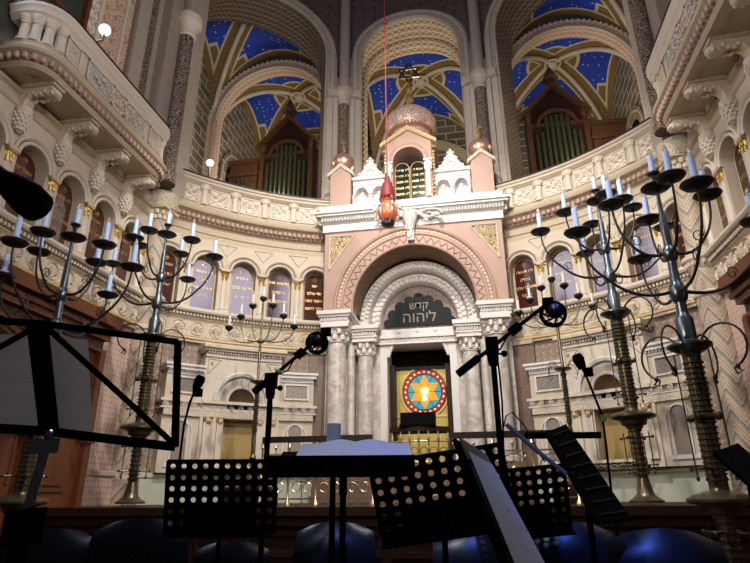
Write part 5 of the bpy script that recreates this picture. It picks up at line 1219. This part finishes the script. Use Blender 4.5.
for (x0, y0, x1, y1, x2, y2, x3, y3, mt, lb) in ((-30, 334, 34, 334, 44, 428, -30, 424, 'sheet_music', 'greyish sheet of music on the left half of the big folding stand'), (44, 334, 88, 340, 93, 434, 52, 430, 'paper_sheet_back', 'plain grey sheet right of the spine of the big folding stand')):
    m = MB(); q = [PL(a, b, .012) for a, b in ((x0, y0), (x1, y1), (x2, y2), (x3, y3))]; P = []; U = []
    for i in range(7):
        t = i/6; bow = ray(45, 380)*(.010*sin(pi*t)); P.append([q[0].lerp(q[1], t)+bow, q[3].lerp(q[2], t)+bow]); U.append([(t*.2, .3), (t*.2, 0)])
    m.grid(P, U); 
    o = m.build('music_sheet', mt, label=lb, cat='sheet music')
# near slanted sheet on its stand, right of centre
r, q, n = quad_stand('music_stand', [(455, 438, 1.30), (484, 456, 1.52), (556, 590, 1.45), (518, 600, 1.20)], 'black music stand turned edge on, holding the long slanted white sheet', thick=.008)
m = MB(); P = []; U = []
sgn = -1 if n.dot(ray(480, 500)) > 0 else 1
for i in range(9):
    t = .10+.9*i/8; bow = n.normalized()*(sgn*.012); P.append([q[0].lerp(q[3], t).lerp(q[1].lerp(q[2], t), v)+bow for v in (.10, .92)]); U.append([(0, -t*.5), (.25, -t*.5)])
m.grid(P, U); m.grid([[p-n.normalized()*sgn*.008 for p in row] for row in P], U); m.build('music_sheet', 'sheet_light', label='long slanted white music sheet right of the open book', cat='sheet music')
q2 = [q[0].lerp(q[1], v) for v in (.05, .98)]; q3 = [q[3].lerp(q[2], v) for v in (.05, .98)]
m = MB(); m.prism([q2[0].lerp(q3[0], .0)+bow*.4, q2[1].lerp(q3[1], .0)+bow*.4, q2[1].lerp(q3[1], .16)+bow*.4, q2[0].lerp(q3[0], .16)+bow*.4], bow*.3); m.build('card_folder', 'folder_tan', label='brown card folder showing above the slanted white sheet', cat='folder')
# ------------------------------------------------------------------ microphones on booms
def mic_stand(name, pole, boom, d, label, head, tape=False):
    r = empty(name, label, 'microphone stand'); top = at(*pole, d); x, y, z = top
    m = MB(); m.tube([(x, y, .42), (x, y, z)], .0105, 10); m.tube([(x, y, .35), (x, y, .3+(z-.3)*.45)], .014, 10); m.build('pole', 'matt_black', r)
    m = MB(); m.lathe((x, y, .3), [(.13, 0), (.13, .02), (.03, .05), (.02, .09)], 20); m.build('base', 'matt_black', r)
    m = MB(); m.obox(top, (.022, 0, 0), (0, .018, 0), (0, 0, .03)); m.lathe(top-Vector((0, 0, .07)), [(.016, 0), (.02, .02), (.02, .07)], 10); m.blob(top+Vector((.04, 0, -.03)), .012); m.tube([top-Vector((0, 0, .03)), top+Vector((.04, 0, -.03))], .004, 5); m.build('boom_clutch', 'matt_black', r)
    a, b = at(*boom[0], d+.05), at(*boom[1], d+boom[2]); m = MB(); m.tube([a, b], .0075, 8); m.build('boom', 'matt_black', r)
    m = MB(); m.tube([a, a.lerp(b, .22)], .015, 10); m.build('boom_grip', 'matt_black', r)
    t = .62; m = MB(); m.obox(a.lerp(b, t), (b-a).normalized()*.025, (b-a).normalized().cross(Vector((0, 1, 0))).normalized()*.016, (0, .012, 0)); m.build('cable_clip', 'matt_black', r)
    if tape: m = MB(); m.tube([a.lerp(b, .30), a.lerp(b, .335)], .0125, 8); m.build('green_tape', 'green_tape', r)
    m = MB(); pts = [a.lerp(b, .9)]
    for k in range(12): pts.append(top+Vector((.012+.006*sin(k), -.02, -.02-.09*k)))
    m.tube([a.lerp(b, .55), a.lerp(b, .45)-Vector((0, 0, .03)), a.lerp(b, .3)-Vector((0, 0, .01))]+pts[1:], .0035, 5); m.build('cable', 'matt_black', r)
    m = MB(); m.obox(b, (.020, 0, 0), (0, .015, 0), (0, 0, .018)); m.build('swivel', 'matt_black', r); settle(r, (x, y, .3))
    # shock-mounted microphone hanging from the boom
    c = at(*head[:2], d+boom[2]); R = head[2]; q = empty('shock_mount_microphone', head[3], 'microphone')
    m = MB()
    for k, ax in enumerate(((0, 1, 0), (.3, .9, .2))):
        f = Vector(ax).normalized(); u = f.orthogonal().normalized(); v = f.cross(u)
        for off in (-.3, .3): m.tube([c+f*R*off+(u*cos(2*pi*j/20)+v*sin(2*pi*j/20))*R for j in range(21)], .005, 6)
    m.build('mount_ring', 'matt_black', q)
    for j in range(8): a_ = 2*pi*j/8; m = MB(); m.tube([c+Vector((R*cos(a_), -.02, R*sin(a_))), c+Vector((.4*R*cos(a_+.6), 0, .4*R*sin(a_+.6)))], .004, 5); m.build('elastic', 'matt_black', q)
    m = MB(); m.lathe(c-Vector((0, R*.9, 0)), [(.2*R, 0), (.62*R, .01), (.66*R, R*.6), (.6*R, R*1.7), (.3*R, R*1.8)], 18, ax=(.25, 1, .25)); m.build('microphone_body', 'black_gloss', q)
    m = MB(); m.tube([b, c.lerp(b, .4), c], .006, 6); m.build('mount_arm', 'matt_black', q); settle(q, c)
mic_stand('boom_microphone_stand', (271, 381), ((254, 392), (326, 332), .15), 2.3, 'black boom stand with green tape, left of the open book', (317, 343, .045, 'round black shock-mounted microphone beside the left ark capital'), True)
mic_stand('boom_microphone_stand', (492, 346), ((458, 374), (548, 303), .15), 2.0, 'black boom stand in front of the right ark columns', (553, 314, .045, 'round black shock-mounted microphone right of the ark'))
# thin side arm with cable on the right stand
m = MB(); m.tube([at(506, 424, 2.0), at(530, 445, 2.02), at(566, 474, 2.05)], .0075, 8); o = m.build('side_arm', 'cable_blue', label='blue-grey thin arm slanting from the right boom stand to the tipped stand', cat='arm')
m = MB(); m.tube([at(503, 430, 2.0), at(506, 416, 2.0), at(512, 412, 2.0), at(524, 425, 2.0), at(536, 446, 2.02), at(545, 462, 2.05)], .0025, 5); m.build('thin_cable', 'black', label='thin black cable looping over the blue-grey side arm', cat='cable')
# near black microphone entering at the top left
r = empty('near_microphone', 'large out-of-focus black microphone entering at the left edge', 'microphone'); a, b = at(-30, 150, 1.3), at(44, 212, 1.2); m = MB()
v = b-a; m.tube([a, a.lerp(b, .45), a.lerp(b, .6), a.lerp(b, .8), a.lerp(b, .93), b], [.013, .017, .030, .036, .033, .010], 14); m.build('body', 'matt_black', r)
m = MB(); e = a-v*1.4; m.tube([a, e], .009, 8); m.build('boom', 'matt_black', r); m = MB(); m.tube([e, (e.x, e.y, .3)], .012, 8); m.build('pole', 'matt_black', r); m = MB(); m.lathe((e.x, e.y, .3), [(.13, 0), (.13, .02), (.02, .05)], 16); m.build('base', 'matt_black', r); settle(r, (e.x, e.y, .3))
# small gooseneck microphones
for P, d, lb in (([(198, 384), (190, 402), (184, 425), (178, 472)], 3.2, 'small black microphone on a thin stalk before the left portal'), ([(580, 363), (590, 385), (602, 415), (606, 445), (612, 497)], 3.0, 'small black microphone on a thin bent stalk before the right portal')):
    r = empty('gooseneck_microphone', lb, 'microphone', group='small gooseneck microphones'); p = [at(x, y, d) for x, y in P]; e = p[-1]
    m = MB(); m.tube(p+[Vector((e.x, e.y, .3))], .006, 6); m.build('stalk', 'matt_black', r)
    m = MB(); u = (p[0]-p[1]).normalized(); m.tube([p[0]-u*.03, p[0]+u*.02, p[0]+u*.045], [.020, .030, .022], 10); m.obox(p[0]-u*.05+Vector((.02, 0, 0)), (.02, 0, 0), (0, .02, 0), (0, 0, .02)); m.build('capsule', 'matt_black', r)
    if d < 3.1: m = MB(); m.tube([p[2]-u*.0, p[2]-u*.03], .012, 8); m.build('green_tape', 'green_tape', r)
    m = MB(); m.lathe((e.x, e.y, .3), [(.11, 0), (.11, .015), (.02, .03)], 16); m.build('base', 'matt_black', r); settle(r, (e.x, e.y, .3))
# ------------------------------------------------------------------ stacking chairs
def chair():
    r = empty('stacking_chair'); m = MB(); P = []; U = []
    for i in range(13):
        s = -1+2*i/12; row = []
        for j in range(9):
            t = j/8; w = .225*(1-.12*t*t)*(1 if t < .85 else sqrt(max(0, 1-((t-.85)/.15)**2*.55))); row.append(Vector((s*w, .02-.11*sin(pi*t*.80)-.045*(1-s*s), .42+.42*t-(.02*s*s if t > .9 else 0))))
        P.append(row)
    m.grid(P, [[(0, 0)]*9]*13); m.grid([[p+Vector((0, .012, 0)) for p in row] for row in P], [[(0, 0)]*9]*13); m.build('backrest', 'chair_shell', r, angle=60)
    m = MB(); m.prism([(x, y, .40+.02*abs(x)) for x, y in ((-.20, 0), (.20, 0), (.22, .15), (.20, .40), (.0, .43), (-.20, .40), (-.22, .15))], (0, 0, .025)); m.build('seat', 'chair_shell', r)
    for x in (-.2, .2):
        for y in (.02, .36): m = MB(); m.tube([(x*.85, y, .40), (x*1.1, y*1.12-.04, 0)], .011, 6); m.build('leg', 'steel_dark', r)
    return r
velvet('chair_shell', (.008, .012, .030), (.006, .010, .024)); M['chair_shell'].node_tree.nodes['Principled BSDF'].inputs['Roughness'].default_value = .33
c0 = chair()
for i, (px, py, d, rz, lb) in enumerate(((147, 517, 3.0, 8, 'dark blue chair back below the left end of the perforated stand'), (55, 527, 3.35, 12, 'dark blue chair back beside the leftmost candelabrum'), (336, 521, 3.35, 2, 'dark blue chair back below the centre music stand'),
        (474, 525, 3.0, 0, 'dark blue chair back below the stand behind the open book'), (566, 521, 3.2, -6, 'dark blue chair back half hidden by the slanted sheet'), (654, 527, 2.6, -5, 'dark blue chair with a bright blue highlight below the right portal'), (236, 540, 3.7, 0, 'dark chair back under the perforated stand, left of the boom stand pole'))):
    o = c0 if i == 0 else dup(c0); t = at(px, py, d); o.location = (t.x, t.y, .30); o.rotation_euler = (0, 0, YAW+R_(rz)); zs = (t.z-.30)/.84; o.scale = (1, 1, zs); tag(o, lb, 'chair', 'dark stacking chairs')
mb = MB(); mb.obox((5.0, 8.9, 1.16), (.5, 0, 0), (0, .25, 0), (0, 0, .05)); mb.build('red_cloth', 'red_cloth', label='strip of dark red cloth on the platform at the right edge', cat='cloth')
